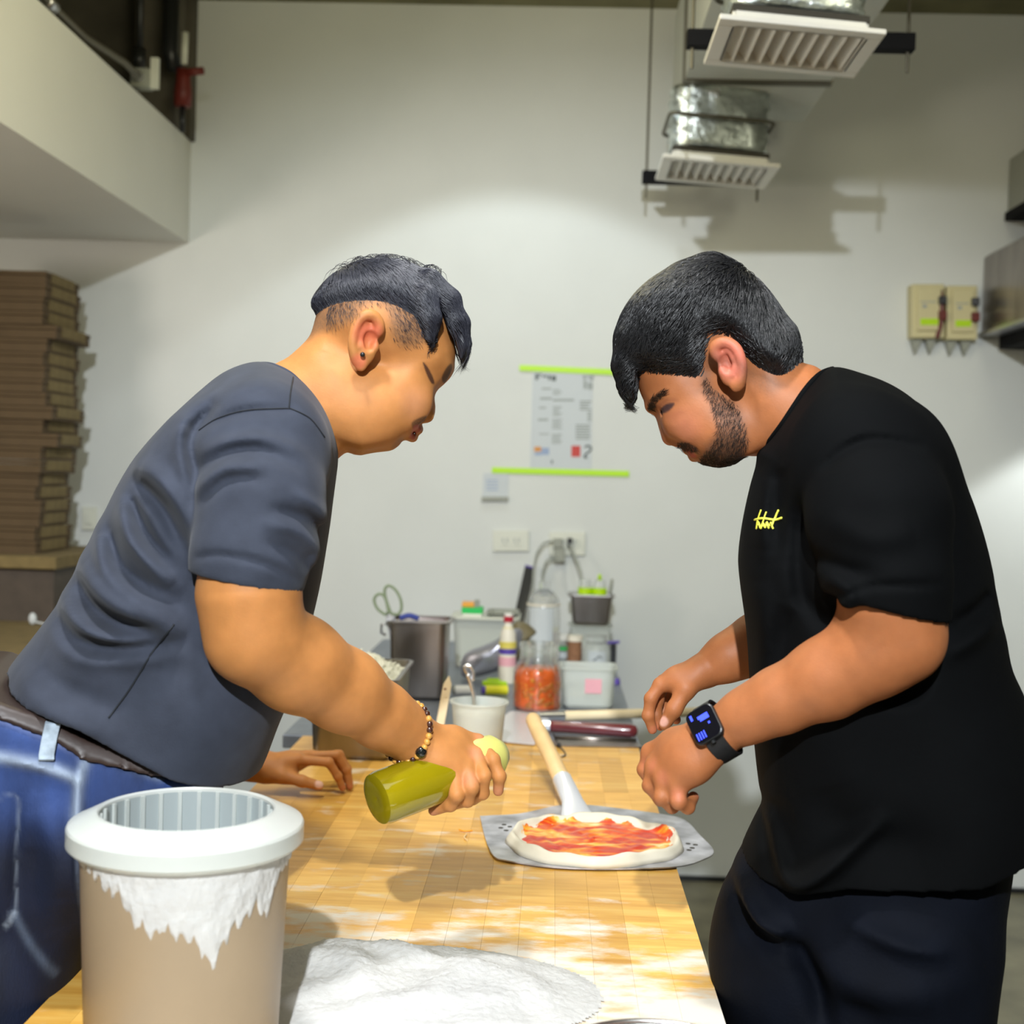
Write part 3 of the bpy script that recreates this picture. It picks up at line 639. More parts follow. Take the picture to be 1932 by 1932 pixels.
bottle('sauce_bottle', 'sauce bottle with red cap and colourful label beside the pickle jar', 'bottle', 956, 1288, 1157, 33,
       [(.95, 0), (1, .03), (1, .55), (.85, .72), (.45, .84), (.4, .88)], 'cream2',
       [('cap', 'redcap', .56, .88, .96), ('cap_top', 'white', .5, .96, 1), ('yellow_label', 'yellowl', 1.01, .50, .60), ('purple_label', 'purple', 1.012, .42, .5), ('pink_label', 'pinkl', 1.012, .25, .38), ('neck_label', 'yellowl', .62, .76, .80)])
# pouch
def pouch(pts, Y, th, m_, parent, nm):
    q = spline([P(x, y, Y) for x, y in pts], 5); c = q.mean(0); rings = []
    for k in range(-5, 6):
        f = k/5; s = math.sqrt(max(.0004, 1-abs(f)**2.2)); rings.append([c+(p-c)*s*[1, 0, 1]+np.array([0, f*th, 0]) for p in q])
    obj(nm, MB().loft(rings[::-1]), M[m_], parent, True)
t = thing('foil_pouch', 'crumpled silver pouch lying in front of the white tub', 'bag', at(930, 1288, TZ))
pouch([(872, 1242), (885, 1228), (930, 1210), (962, 1188), (985, 1190), (978, 1225), (950, 1260), (905, 1276), (873, 1277), (869, 1258)], 4.05, .045, 'bag', t, 'pouch_body')
pouch([(968, 1176), (990, 1174), (1012, 1192), (1000, 1205), (985, 1240), (966, 1245), (960, 1215)], 4.09, .04, 'bagb', t, 'rolled_top')
# white tub + lids
c = at(912, 1262, TZ); Ht = zof(912, 1170, c[1])-TZ
t = thing('white_food_tub', 'wide white plastic tub behind the silver pouch', 'tub', c+[0, .1, 0])
pc = c+[0, .1, 0]; obj('tub', pan(MB(), pc, .21, .19, Ht, .9, .03), M['frost'], t, True, auto=35); obj('contents', MB().prism(rrect(.18, .16, .02), .004, Ht*.8, c=pc), M['cream'], t)
obj('lid', MB().prism(rrect(.226, .206, .03), Ht+.001, Ht+.008, c=pc), M['ivory'], t, bevel=.002)
zt = TZ+Ht+.0085
t2 = thing('green_lid_box', 'small box with bright green lid on the white tub', 'box', (pc[0]-.045, pc[1]-.04, zt))
obj('base', MB().box((pc[0]-.075, pc[1]-.07, zt), (pc[0]-.012, pc[1]-.01, zt+.008)), M['white'], t2); obj('lid', MB().box((pc[0]-.078, pc[1]-.073, zt+.008), (pc[0]-.009, pc[1]-.007, zt+.028)), M['green'], t2, bevel=.002)
t2 = thing('orange_lid_box', 'small orange box on top of the green lid', 'box', (pc[0]-.05, pc[1]-.04, zt+.028))
obj('body', MB().box((pc[0]-.078, pc[1]-.065, zt+.0285), (pc[0]-.038, pc[1]-.02, zt+.044)), M['orange'], t2, bevel=.002); obj('grey_end', MB().box((pc[0]-.038, pc[1]-.06, zt+.0285), (pc[0]-.022, pc[1]-.02, zt+.05)), M['greyp'], t2)
t2 = thing('grey_tray', 'flat grey tray edge on the right of the white tub', 'tray', (pc[0]+.06, pc[1], zt)); obj('tray', pan(MB(), (pc[0]+.055, pc[1], zt), .09, .12, .014, .9, .01), M['greyp'], t2)
obj('tray_base', MB().box((pc[0]+.02, pc[1]-.05, zt), (pc[0]+.09, pc[1]+.05, zt+.003)), M['greyp'], t2)
# slab
Y = 4.86; a, b = P(984, 1152, Y-.08), P(1000, 1069, Y+.07); t = thing('black_tablet', 'slim black slab leaning against the back wall', 'tablet', [a[0], a[1], TZ])
a[2] = TZ; a[0] = P(966, 1225, Y-.08)[0]; m = MB().loft([[a+[-.019, 0, 0], a+[.019, 0, 0], a+[.019, .012, 0], a+[-.019, .012, 0]], [b+[-.019, 0, .0], b+[.019, 0, -.008], b+[.019, .012, -.008], b+[-.019, .012, 0]]]); obj('slab', m, M['blackp'], t, bevel=.002)
obj('blue_end', MB().loft([[b+[-.019, -.001, .0], b+[.019, -.001, -.008], b+[.019, .013, -.008], b+[-.019, .013, 0]], [b+[-.019, -.001, .006], b+[.019, -.001, -.002], b+[.019, .013, -.002], b+[-.019, .013, .006]]]), M['purple'], t)
# clear bottle
t, c, r, H = bottle('clear_bottle', 'large clear plastic bottle with white label behind the pickle jar', 'bottle', 1022, 1262, 1098, 64,
       [(.9, 0), (1, .04), (1, .66), (.9, .80), (.6, .89), (.34, .92), (.34, 1)], 'plast')
m = MB(); m.loft([[c+[r*1.015*math.sin(a_), -r*1.015*math.cos(a_), z] for a_ in np.linspace(-.85, .6, 12)] for z in (H*.2, H*.72)], (False, False), False); obj('label', m, M['paper'], t, True)
obj('red_band', MB().lathe([(r*1.01, H*.735), (r*1.01, H*.76)], c, 28), M['cream2'], t, True)
bottle('amber_bottle', 'small amber bottle between the clear bottle and the spice jar', 'bottle', 1047, 1246, 1186, 19, [(1, 0), (1, .75), (.9, .85), (.5, .9), (.5, 1)], 'amber', [('cap', 'yellowl', .6, .9, 1.04)])
bottle('pill_pot', 'small white pot with green band in front of the spice jar', 'pot', 1061, 1252, 1197, 19, [(1, 0), (1, .9)], 'glass', [('lid', 'white', 1.05, .82, 1), ('green_band', 'green', 1.03, .48, .58), ('label', 'paper', 1.02, .2, .42)])
bottle('spice_jar', 'jar of brown ground spice with cream lid', 'jar', 1083, 1262, 1199, 27, [(1, 0), (1, .8), (.9, .84)], 'spice', [('lid', 'cream2', 1.1, .84, 1)])
t, c, r, H = bottle('label_jar', 'small clear jar with white label and dark writing', 'jar', 1124, 1264, 1200, 54, [(.9, 0), (1, .05), (1, .6), (.8, .75), (.7, .8)], 'frost', [('lid', 'plast', .75, .8, 1)])
m = MB(); m.loft([[c+[r*1.02*math.sin(a_), -r*1.02*math.cos(a_), z] for a_ in np.linspace(-.6, .7, 10)] for z in (H*.15, H*.6)], (False, False), False); obj('label', m, M['paper'], t, True)
q = [c+[r*1.04*math.sin(a_), -r*1.04*math.cos(a_), H*(.4+.06*math.sin(9*a_))] for a_ in np.linspace(-.25, .35, 14)]; obj('writing', MB().tube(q, .0018, 5), M['inkd'], t)
t = thing('black_clip', 'black clip standing at the right rim of the steel table', 'clip', at(1158, 1262)); c = at(1156, 1262)
obj('jaw', MB().box(c+[-.010, -.008, 0], c+[.010, .008, .085]), M['blackp'], t, bevel=.003); obj('lever', MB().tube([c+[-.05, 0, .082], c+[.02, 0, .09]], .005, 8), M['purple'], t)
t = thing('bottle_stopper', 'small dark blue cap at the right rim of the steel table', 'cap', at(1163, 1290)); c = at(1163, 1290); obj('cap', MB().lathe([(0, 0), (.012, 0), (.010, .016), (0, .018)], c, 16), M['purple'], t, True, auto=40); obj('rim', MB().lathe([(.013, 0), (.013, .003), (.011, .003)], c, 16), M['purple'], t)
# container stack at the back right
c = at(1113, 1236); zb = zof(1113, 1180, c[1]); pc = c+[0, .06, 0]
t = thing('clear_food_box', 'clear plastic box under the small dark steel pan', 'container', pc); obj('box', pan(MB(), pc, .145, .13, zb-TZ-.002, .95, .012), M['frost'], t, True, auto=35); obj('contents', MB().prism(rrect(.12, .11, .01), .003, (zb-TZ)*.5, c=pc), M['cream'], t)
pc = pc*[1, 1, 0]+[0, 0, zb]; H = zof(1113, 1124, pc[1]-.06)-zb
t = thing('small_steel_pan', 'small dark steel pan stacked on the clear box near the sockets', 'pan', pc); obj('pan', pan(MB(), pc, .148, .13, H, .88, .012, rim=.01), M['steeld'], t, True, auto=35)
obj('lid', MB().prism(rrect(.15, .134, .01), H-.003, H+.003, c=pc), M['steel'], t)
zt = zb+H+.0035
for k, (dx, lab) in enumerate(((-.022, 'left lime-lidded pot on the small steel pan'), (.028, 'right lime-lidded pot on the small steel pan'))):
    c = pc*[1, 1, 0]+[dx, -.02, zt]; t = thing('lime_pot', lab, 'pot', c, 'lime-lidded pots'); obj('lid', MB().lathe([(0, 0), (.027, 0), (.027, .022), (0, .022)], c, 24), M['lime'], t, True, auto=40)
    obj('cup', MB().lathe([(0, .0222), (.024, .0222), (.020, .05), (0, .05)], c, 24), M['plast'], t, True, auto=40)
    if k: obj('knob', MB().lathe([(0, .05), (.008, .05), (.006, .07), (0, .072)], c, 12), M['lime'], t, True)
t = thing('butter_knife', 'grey knife standing at the right of the lime-lidded pots', 'knife', pc*[1, 1, 0]+[.068, -.02, zt]); a = pc*[1, 1, 0]+[.066, -.02, zt]
obj('handle', MB().tube([a, a+[.004, 0, .03], a+[.006, 0, .055]], [.005, .0065, .005], 8), M['greyp'], t, True); obj('blade', MB().box(a+[-.007, -.001, -.003], a+[.006, .001, .0]), M['steel'], t)
# tubes lying
for nm, lab, x0, x1, y, mt, endm in (('yellow_tube', 'yellow tube lying in front of the silver pouch', 915, 957, 1303, 'yellow', 'purple'), ('white_tube', 'white tube lying left of the yellow tube', 858, 890, 1303, 'white', 'greyp')):
    a, b = at(x0, y+8), at(x1, y+8); a[2] = b[2] = TZ+.014; t = thing(nm, lab, 'tube', a-[0, 0, .014], 'tubes lying on the steel table')
    obj('body', MB().tube([a, b], .0135, 14), M[mt], t, True, auto=40); e = a+(a-b)*.16; obj('end_cap', MB().tube([e, a], .012, 14), M[endm], t, True, auto=40)
t = thing('lime_wedge', 'bright green wrapper behind the yellow tube', 'wrapper', at(932, 1296)); c = at(932, 1298)
obj('fold', MB().prism([(-.035, -.01), (.04, -.012), (.02, .02), (-.02, .02)], 0, .022, c=c), M['lime'], t, bevel=.003); obj('flap', MB().box(c+[-.02, -.008, .0222], c+[.015, .01, .028]), M['lime'], t)

# long peel lying across, with pale handle
a, b = at(1050, 1360)+[0, 0, .013], at(1335, 1352)+[0, 0, .013]
t = thing('long_handled_peel', 'steel peel with long pale wooden handle lying across the steel table', 'peel', at(1000, 1365))
obj('handle', MB().tube([a, a+(b-a)*.5, b], .0125, 14), M['palewood'], t, True)
d = (b-a)/np.linalg.norm(b-a); obj('socket', MB().tube([a-d*.05, a+d*.02], .014, 14), M['chrome'], t, True, auto=40)
bl = [at(x, y)+[0, 0, .001] for x, y in ((1040, 1348), (1000, 1340), (962, 1344), (946, 1356), (946, 1380), (960, 1390), (1035, 1372))]
obj('blade', MB().loft([bl, [p+[0, 0, .0015] for p in bl]]), M['blade'], t)
# maroon-handled turner
a, b = at(1037, 1382)+[0, 0, .016], at(1203, 1392)+[0, 0, .016]; d = (b-a)/np.linalg.norm(b-a)
t = thing('maroon_scraper', 'steel scraper with a glossy maroon handle behind the peel', 'scraper', at(1010, 1392))
obj('handle', MB().tube([a, a+d*.01, a+(b-a)*.5, b-d*.02, b-d*.006, b], [.0135, .0145, .0155, .0165, .014, .006], 16), M['maroon'], t, True)
obj('ferrule', MB().tube([a-d*.022, a+d*.002], .0138, 16), M['chrome'], t, True, auto=40)
bl = [at(x, y)+[0, 0, .003] for x, y in ((1022, 1374), (950, 1368), (946, 1402), (1008, 1408), (1022, 1392))]
obj('blade', MB().loft([bl, [p+[0, 0, .002] for p in bl]]), M['blade'], t)
# dark strip along the end of the wooden table
bl = [at(x, y) for x, y in ((1046, 1396), (1200, 1401), (1212, 1412), (1040, 1409))]
t = thing('steel_bench_blade', 'dark flat steel strip lying at the far end of the wooden table', 'scraper', bl[0]); obj('plate', MB().loft([[p+[0, 0, .001] for p in bl], [p+[0, 0, .004] for p in bl]]), M['steeld'], t)
obj('edge_roll', MB().tube([bl[0]+[0, 0, .006], bl[1]+[0, 0, .006]], .004, 8), M['steeld'], t, True)

# pizza peel, pizza
PZ = TZ+.003
out = [(907, 1547), (926, 1609), (961, 1626), (1080, 1640), (1265, 1638), (1330, 1622), (1346, 1606), (1321, 1578), (1292, 1549), (1251, 1538), (1160, 1526), (1100, 1520), (1050, 1522), (980, 1537), (915, 1541)]
bl = spline([T(x, y, PZ) for x, y in out], 4)
t = thing('pizza_peel', 'aluminium pizza peel with pale wooden handle under the raw pizza', 'peel', bl.mean(0))
obj('blade', MB().loft([bl, bl+[0, 0, .002]]), M['alu'], t)
tip = P(1003, 1352, 2.74); f0 = P(1064, 1482, 2.50); f1 = T(1088, 1528, PZ+.012)
dv = f1-tip; f0 = tip+dv*.72
q = [tip, tip+dv*.012, tip+dv*.035, tip+dv*.2, tip+dv*.45, f0]; obj('handle', MB().tube(q, [.006, .0125, .0155, .0165, .016, .0165], 18), M['peelwood'], t, True)
rings = []
for i, (f, w_, h_) in enumerate(((.70, .0185, .0185), (.80, .0195, .018), (.92, .021, .013), (1.0, .03, .006), (1.06, .036, .003))):
    p = tip+dv*f; 
    if i > 2: p[2] = max(PZ+.006-(i-3)*.002, p[2]-.006)
    sx_ = np.cross(dv, [0, 0, 1]); sx_ /= np.linalg.norm(sx_); up = np.cross(sx_, dv); up /= np.linalg.norm(up)
    rings.append([p+sx_*w_*math.cos(a_)+up*h_*math.sin(a_) for a_ in np.linspace(0, 2*PI, 20, endpoint=False)])
obj('ferrule', MB().loft(rings), M['blade'], t, True, auto=50)
m = MB()
for x, y in ((1298, 1592), (1306, 1600), (1312, 1594), (1300, 1604), (945, 1562), (951, 1556), (955, 1567), (962, 1560)):
    m.lathe([(0, 0), (.0045, 0), (.0045, .0006), (0, .0006)], T(x, y, PZ+.002), 10)
obj('holes', m, M['darkin'], t)
q = [P(x, y, yy) for x, y, yy in ((1042, 1371, 2.92), (1048, 1390, 2.90), (1054, 1402, 2.88))]
t = thing('string_loop', 'black string loop with a knot beside the peel handle', 'string', T(1060, 1420, TZ))
st = spline([T(1044, 1384, TZ+.03), T(1050, 1398, TZ+.01), T(1056, 1408, TZ+.006), T(1064, 1417, TZ+.003), T(1067, 1424, TZ+.003), T(1060, 1428, TZ+.003)], 5, False)
obj('string', MB().tube(st, .0016, 6), M['blackp'], t); obj('knot', MB().sphere(T(1054, 1406, TZ+.007), .006, 8, 6), M['blackp'], t, True)

pc = T(1121, 1581, PZ+.012); pc[2] = PZ+.0025
nr, na = 34, 120
r1 = np.random.default_rng(3); ph = r1.uniform(0, 6.3, 12)
def rad(a): return .1500+.0035*math.sin(2*a+ph[0])+.0025*math.sin(3*a+ph[1])+.0018*math.sin(7*a+ph[2])+.0012*math.sin(13*a+ph[3])
def hgt(f, a):
    rim = math.exp(-((f-.925)/.055)**2); e = math.sqrt(max(0, 1-max(0, (f-.90)/.10)**2))
    return (.0055+.0140*rim*(1+.16*math.sin(5*a+ph[4])+.10*math.sin(11*a+ph[5])+.08*math.sin(17*a+ph[6])))*e+.0006*math.sin(40*f+3*a)*(f < .8)
rings = []
for i in range(nr+1):
    f = (i/nr)**.8; rings.append([pc+[rad(a)*f*math.cos(a), rad(a)*f*math.sin(a)*.97, hgt(min(f, 1), a)] for a in np.linspace(0, 2*PI, na, endpoint=False)])
rings.append([pc+[rad(a)*.97*math.cos(a), rad(a)*.97*math.sin(a)*.97, 0] for a in np.linspace(0, 2*PI, na, endpoint=False)])
t = thing('raw_pizza', 'raw pizza base spread with tomato sauce on the aluminium peel', 'pizza', pc)
obj('dough', MB().loft(rings[::-1], (True, False)), M['dough'], t, True)
rings = []
def srad(a): return .885+.03*math.sin(3*a+ph[7])+.03*math.sin(8*a+ph[8])+.022*math.sin(14*a+ph[9])+.015*math.sin(23*a+ph[10])
for i in range(25):
    f = i/24; rings.append([pc+[rad(a)*f*srad(a)*math.cos(a), rad(a)*f*srad(a)*math.sin(a)*.97, hgt(f*srad(a), a)+.0014*(1-f**8)+.0009*math.sin(31*f+4*a+2*math.sin(3*a))-(.001 if f == 1 else 0)] for a in np.linspace(0, 2*PI, na, endpoint=False)])
obj('tomato_sauce', MB().loft(rings[::-1], (False, False)), M['sauce'], t, True)

# flour pile
def fl_h(x, y):
    c = np.array(T(760, 1870, TZ))[:2]; d = math.hypot((x-c[0])/.25, (y-c[1])/.16)
    n = .5+.25*math.sin(31*x+4*math.sin(23*y))+.25*math.sin(37*y+3*math.sin(29*x))
    h = .030*max(0, 1-d**2)**1.1*(.75+.5*n)
    c2 = np.array(T(640, 1830, TZ))[:2]; h += .012*max(0, 1-math.hypot((x-c2[0])/.12, (y-c2[1])/.08)**2)
    return h
g = MB(); xs = np.arange(-.44, .16, .004); ys = np.arange(1.36, 1.86, .004); idx = {}; vs = []; fs = []
for i, x in enumerate(xs):
    for j, y in enumerate(ys):
        h = fl_h(x, y)
        if h > .0008: idx[i, j] = len(vs); vs.append((x, y, TZ+h+RNG.normal(0, .0005)*(1+h*30)+.0002))
for (i, j) in list(idx):
    q = [(i, j), (i+1, j), (i+1, j+1), (i, j+1)]
    if all(k in idx for k in q): fs.append(tuple(idx[k] for k in q))
g.add(vs, fs)
for k in range(0):
    x, y = RNG.uniform(-.36, .12), RNG.uniform(1.45, 1.80); h = fl_h(x, y)
    if h > .004 or RNG.random() < .3: g.sphere((x, y, TZ+h+.001), np.abs(RNG.normal(.004, .0018, 3))+.001, 7, 5)
fo = tag(obj('flour_pile', g, M['flour'], smooth=True, center=(-.13, 1.6, TZ)), 'heap of loose white flour at the near end of the table', 'flour'); fo['kind'] = 'stuff'
c = T(540, 1832, TZ); t = thing('red_scraper', 'red plastic scraper corner poking out between the bucket and the flour', 'scraper', c)
obj('blade', MB().prism([(-.06, -.04), (.008, -.02), (.017, .006), (.0, .02), (-.06, .04)], .002, .007, R=rot(x=-.25, y=.1), c=c+[0, 0, .012]), M['redp'], t, bevel=.001); obj('grip', MB().tube([c+[-.062, -.03, .012], c+[-.062, .03, .012]], .006, 8), M['redp'], t, True)
for k, (pts, lab) in enumerate((([(866, 1565), (876, 1568), (891, 1567)], 'tiny brown crumb stick near the peel'), ([(880, 1574), (876, 1580), (881, 1585)], 'curved pale crumb below the brown one'))):
    o = obj('crumb', MB().tube(spline([T(x, y, TZ+.002) for x, y in pts], 4, False), .0015, 6), M['peelwood' if k else 'pickle2'], center=T(*pts[0], TZ)); tag(o, lab, 'crumb', 'crumbs on the table')
# bowl
c = np.array([.118, 1.262, TZ]); t = thing('steel_bowl', 'steel bowl rim at the bottom edge of the picture', 'bowl', c)
Hb = .066; rings = [(0, .0), (.05, 0), (.085, .022), (.101, Hb-.002), (.105, Hb), (.101, Hb+.001), (.098, Hb-.002), (.082, .024), (.048, .003), (0, .003)]
obj('bowl', MB().lathe(rings, c, 48), M['chrome'], t, True, auto=60); obj('rim', MB().tube([c+[.104*math.cos(a_), .104*math.sin(a_), Hb] for a_ in np.linspace(0, 2*PI, 49)], .003, 8), M['chrome'], t, True)

# ---------------------------------------------------------------- bucket
Yb = 1.365; rc = P(353, 1553, Yb); c = np.array([rc[0], Yb, TZ]); RO = .121; HF = rc[2]-TZ; rw = .107; rb = .098
t = thing('flour_bucket', 'big translucent plastic bucket crusted with white flour in the foreground', 'bucket', c)
mb_ = mat('bucket_plastic', (.35, .265, .17), .40, alpha=.93, noise=.05, nscale=8, sss=0)
mr = mat('bucket_rim_plastic', (.80, .83, .78), .28, trans=.2, alpha=.60)
obj('wall', MB().lathe([(0, 0), (rb-.006, 0), (rb, .006), (rw, HF-.02), (rw-.002, HF-.02), (rb-.003, .008), (0, .006)], c, 72), mb_, t, True, auto=60)
obj('rim', MB().lathe([(rw+.0005, HF-.018), (RO-.004, HF-.020), (RO, HF-.016), (RO, HF), (RO-.0015, HF+.003), (RO-.004, HF+.004), (.094, HF+.0155), (.0905, HF+.0165), (.0885, HF+.0145), (.0880, HF-.004), (.0895, HF-.004), (.0905, HF+.0135), (RO-.005, HF+.0015), (RO-.0022, HF-.001), (RO-.0022, HF-.016), (rw+.0005, HF-.0165)], c, 96), mr, t, True, auto=25)
obj('inner_wall', MB().lathe([(.0878, HF+.012), (.0876, HF-.07), (.0885, HF-.07), (.0886, HF+.012)], c, 72), mat('grey_inner_plastic', (.30, .34, .34), .35), t, True, auto=40)
m = MB()
for k in range(26):
    a_ = 2*PI*k/26; R = rot(a_); m.box((.0850, -.0022, HF-.036), (.0877, .0022, HF+.012), R, c)
obj('inner_ribs', m, M['frost'], t)
# flour coat clinging below the rim: jagged lower edge
prof = [(-60, .055), (-52, .060), (-45, .082), (-38, .078), (-34, .092), (-28, .128), (-22, .132), (-17, .150), (-12, .132), (-8, .140), (-2, .150), (3, .152), (8, .170), (13, .198), (16, .202), (20, .168), (26, .140), (32, .138), (37, .118), (41, .108), (45, .135), (49, .140), (54, .100), (60, .072), (75, .060), (110, .05), (180, .045), (240, .05), (290, .052)]
aa = np.array([p[0] for p in prof], float); dd_ = np.array([p[1] for p in prof])
rings_o = []; n = 240
m = MB(); vs = []; fs = []; K = 26
for i in range(n):
    th = -75+360*i/n; dep = -.022+.62*np.interp(((th+60) % 360)-60, np.append(aa, 300), np.append(dd_, .055)); dep += .004*math.sin(th*.9)+.003*math.sin(th*2.3)+.002*math.sin(th*5.1)
    an = math.radians(th-74.4)
    for k in range(K+1):
        f = k/K; z = HF-.001-(dep+.018)*f*.95; r_w = rb+(rw-rb)*min(1, z/(HF-.02)); bump = .0012+.0022*min(1, (1-f)*5)*(.6+.4*math.sin(th*.31+9*f)*math.cos(th*.17-7*f))+.0006*math.sin(th*1.7+21*f)
        if k == K: bump = -.0004
        vs.append(c+[(r_w+bump)*math.cos(an), (r_w+bump)*math.sin(an), z])
for i in range(n):
    for k in range(K): a_, b_ = i*(K+1)+k, ((i+1) % n)*(K+1)+k; fs.append((a_, a_+1, b_+1, b_))
m.add(vs, fs); obj('flour_crust', m, M['flour'], t, True, kind='stuff')
obj('flour_inside', MB().lathe([(0, .10), (rb-.012, .105), (rb-.002, .11)], c, 40), M['flour'], t, True, kind='stuff')

# ================================================================ people: implicit surfaces meshed with surface nets
class Fig:
    """frame standing at a distance D from the camera, u to the right, w away, v up"""
    def __init__(s, D, az):
        a = math.radians(az); s.W = np.array([math.sin(a), math.cos(a), 0]); s.U = np.array([math.cos(a), -math.sin(a), 0]); s.Z = np.array([0, 0, 1.])
        s.O = CAM*[1, 1, 0]+D*s.W; s.D = D; s.R = np.array([s.U, s.W, s.Z])
    def L(s, px, py, w=0.0):
        d = ray(px, py); p = CAM+d*((s.D+w)/d.dot(s.W)); return s.R@(p-s.O)
    def loc(s, p): return s.R@(np.array(p)-s.O)
    def world(s, v): return np.asarray(v)@s.R+s.O
    def LL(s, pts): return np.array([s.L(*p) for p in pts])
    def UV(s, pts, n=5, w=0.0, sp=True):
        q = np.array([s.L(x, y, w)[[0, 2]] for x, y in pts]); return spline(q, n) if sp else q
def polysd(poly, X, Y):
    """signed distance, positive inside"""
    d = np.full(X.shape, 1e9); ins = np.zeros(X.shape, bool); n = len(poly)
    for i in range(n):
        a = poly[i]; b = poly[(i+1) % n]; e = b-a; L2 = e.dot(e)+1e-12
        t = np.clip(((X-a[0])*e[0]+(Y-a[1])*e[1])/L2, 0, 1)
        d = np.minimum(d, (X-a[0]-t*e[0])**2+(Y-a[1]-t*e[1])**2)
        c = (a[1] > Y) != (b[1] > Y)
        with np.errstate(divide='ignore', invalid='ignore'): ins ^= c & (X < (b[0]-a[0])*(Y-a[1])/(b[1]-a[1]+1e-15)+a[0])
    d = np.sqrt(d); return np.where(ins, d, -d)
def smin(a, b, k):
    h = np.maximum(k-np.abs(a-b), 0)/k; return np.minimum(a, b)-h*h*k*.25
def blur(a, n):
    for _ in range(2):
        for ax in (0, 1):
            k = np.ones(2*n+1)/(2*n+1); a = np.apply_along_axis(lambda q: np.convolve(np.pad(q, n, 'edge'), k, 'valid'), ax, a)
    return a
class Grid:
    def __init__(s, lo, hi, h):
        s.lo = np.array(lo, float); s.h = h; s.n = np.ceil((np.array(hi)-s.lo)/h).astype(int)+1
        s.ax = [s.lo[i]+h*np.arange(s.n[i]) for i in range(3)]; s.F = np.full(s.n, .05, np.float32)
    def sl(s, lo, hi, m):
        i0 = np.maximum(((np.array(lo)-m-s.lo)/s.h).astype(int), 0); i1 = np.minimum(((np.array(hi)+m-s.lo)/s.h).astype(int)+2, s.n)
        if (i1 <= i0).any(): return None, None
        q = tuple(slice(a, b) for a, b in zip(i0, i1))
        return q, (s.ax[0][q[0]][:, None, None].astype(np.float32), s.ax[1][q[1]][None, :, None].astype(np.float32), s.ax[2][q[2]][None, None, :].astype(np.float32))
    def put(s, q, f, k, sub=False):
        if sub: s.F[q] = -smin(-s.F[q], f, k) if k > 0 else np.maximum(s.F[q], -f)
        else: s.F[q] = smin(s.F[q], f, k)
    def chain(s, pts, r, k=.01, sub=False, k0=None):
        pts = np.array(pts, float); r = np.array(r)*np.ones(len(pts)); m = max(k, .012)+.01
        q, (X, Y, Z) = s.sl((pts-r[:, None]).min(0), (pts+r[:, None]).max(0), m); f = None
        if q is None: return
        for i in range(len(pts)-1 if len(pts) > 1 else 1):
            a = pts[i]; b = pts[min(i+1, len(pts)-1)]; e = b-a; L2 = float(e.dot(e))+1e-12
            t = np.clip(((X-a[0])*e[0]+(Y-a[1])*e[1]+(Z-a[2])*e[2])/L2, 0, 1)
            d = np.sqrt((X-a[0]-t*e[0])**2+(Y-a[1]-t*e[1])**2+(Z-a[2]-t*e[2])**2)-(r[i]+t*(r[min(i+1, len(pts)-1)]-r[i]))
            f = d if f is None else smin(f, d, k0 or max(k, .006))
        s.put(q, f, k, sub)
    def ell(s, c, r, k=.01, R=None, sub=False):
        c = np.array(c, float); r = np.array(r, float); mr = r.max(); q, (X, Y, Z) = s.sl(c-mr, c+mr, max(k, .012)+.01)
        X, Y, Z = X-c[0], Y-c[1], Z-c[2]
        if R is not None: X, Y, Z = [R[0][i]*X+R[1][i]*Y+R[2][i]*Z for i in range(3)]
        g = np.sqrt((X/r[0])**2+(Y/r[1])**2+(Z/r[2])**2)
        g2 = np.sqrt((X/r[0]**2)**2+(Y/r[1]**2)**2+(Z/r[2]**2)**2)+1e-6
        s.put(q, (g*(g-1)/g2).astype(np.float32), k, sub)
    def infl(s, poly, r, t, w0=0, k=.01, bl=0, fold=None, sub=False):
        lo = poly.min(0); hi = poly.max(0); tm = t.max() if hasattr(t, 'max') else (t if not callable(t) else .25)
        q, (X, Y, Z) = s.sl((lo[0], w0-tm, lo[1]), (hi[0], w0+tm, hi[1]), .04)
        U, V = np.meshgrid(X[:, 0, 0], Z[0, 0, :], indexing='ij'); d = polysd(poly, U, V)
        a = np.where(d > r, 0, 1-d/r)
        if bl: a = np.where(d < r*.35, a, blur(a, bl))
        T_ = t(U, V) if callable(t) else t*np.ones_like(U)
        g = np.sqrt(a[:, None, :]**2+((Y-w0)/T_[:, None, :])**2)
        sc = np.minimum(r, T_)[:, None, :]
        f = (g-1)*sc
        if fold is not None: f = f-fold(U, V)[:, None, :]
        s.put(q, f.astype(np.float32), k, sub)
    def disp(s, fn, wlo, whi, soft=.02):
        U, V = np.meshgrid(s.ax[0], s.ax[2], indexing='ij'); D = fn(U, V); w = s.ax[1]
        m = 1/(1+np.exp(-(w-wlo)/soft))*1/(1+np.exp((w-whi)/soft)); s.F -= (D[:, None, :]*m[None, :, None]).astype(np.float32)
    def border(s):
        F = s.F
        for ax in range(3):
            i = [slice(None)]*3; i[ax] = 0; F[tuple(i)] = np.maximum(F[tuple(i)], .002); i[ax] = -1; F[tuple(i)] = np.maximum(F[tuple(i)], .002)
    def samp(s, P_):
        g = (P_-s.lo)/s.h; g = np.clip(g, 0, np.array(s.n)-1.001); i = g.astype(int); f = g-i; o = 0
        for dx in (0, 1):
            for dy in (0, 1):
                for dz in (0, 1):
                    o = o+s.F[i[:, 0]+dx, i[:, 1]+dy, i[:, 2]+dz]*(f[:, 0] if dx else 1-f[:, 0])*(f[:, 1] if dy else 1-f[:, 1])*(f[:, 2] if dz else 1-f[:, 2])
        return o
    def grad(s, P_):
        e = s.h; g = np.stack([s.samp(P_+np.eye(3)[i]*e)-s.samp(P_-np.eye(3)[i]*e) for i in range(3)], 1); return g/(np.linalg.norm(g, axis=1, keepdims=True)+1e-9)
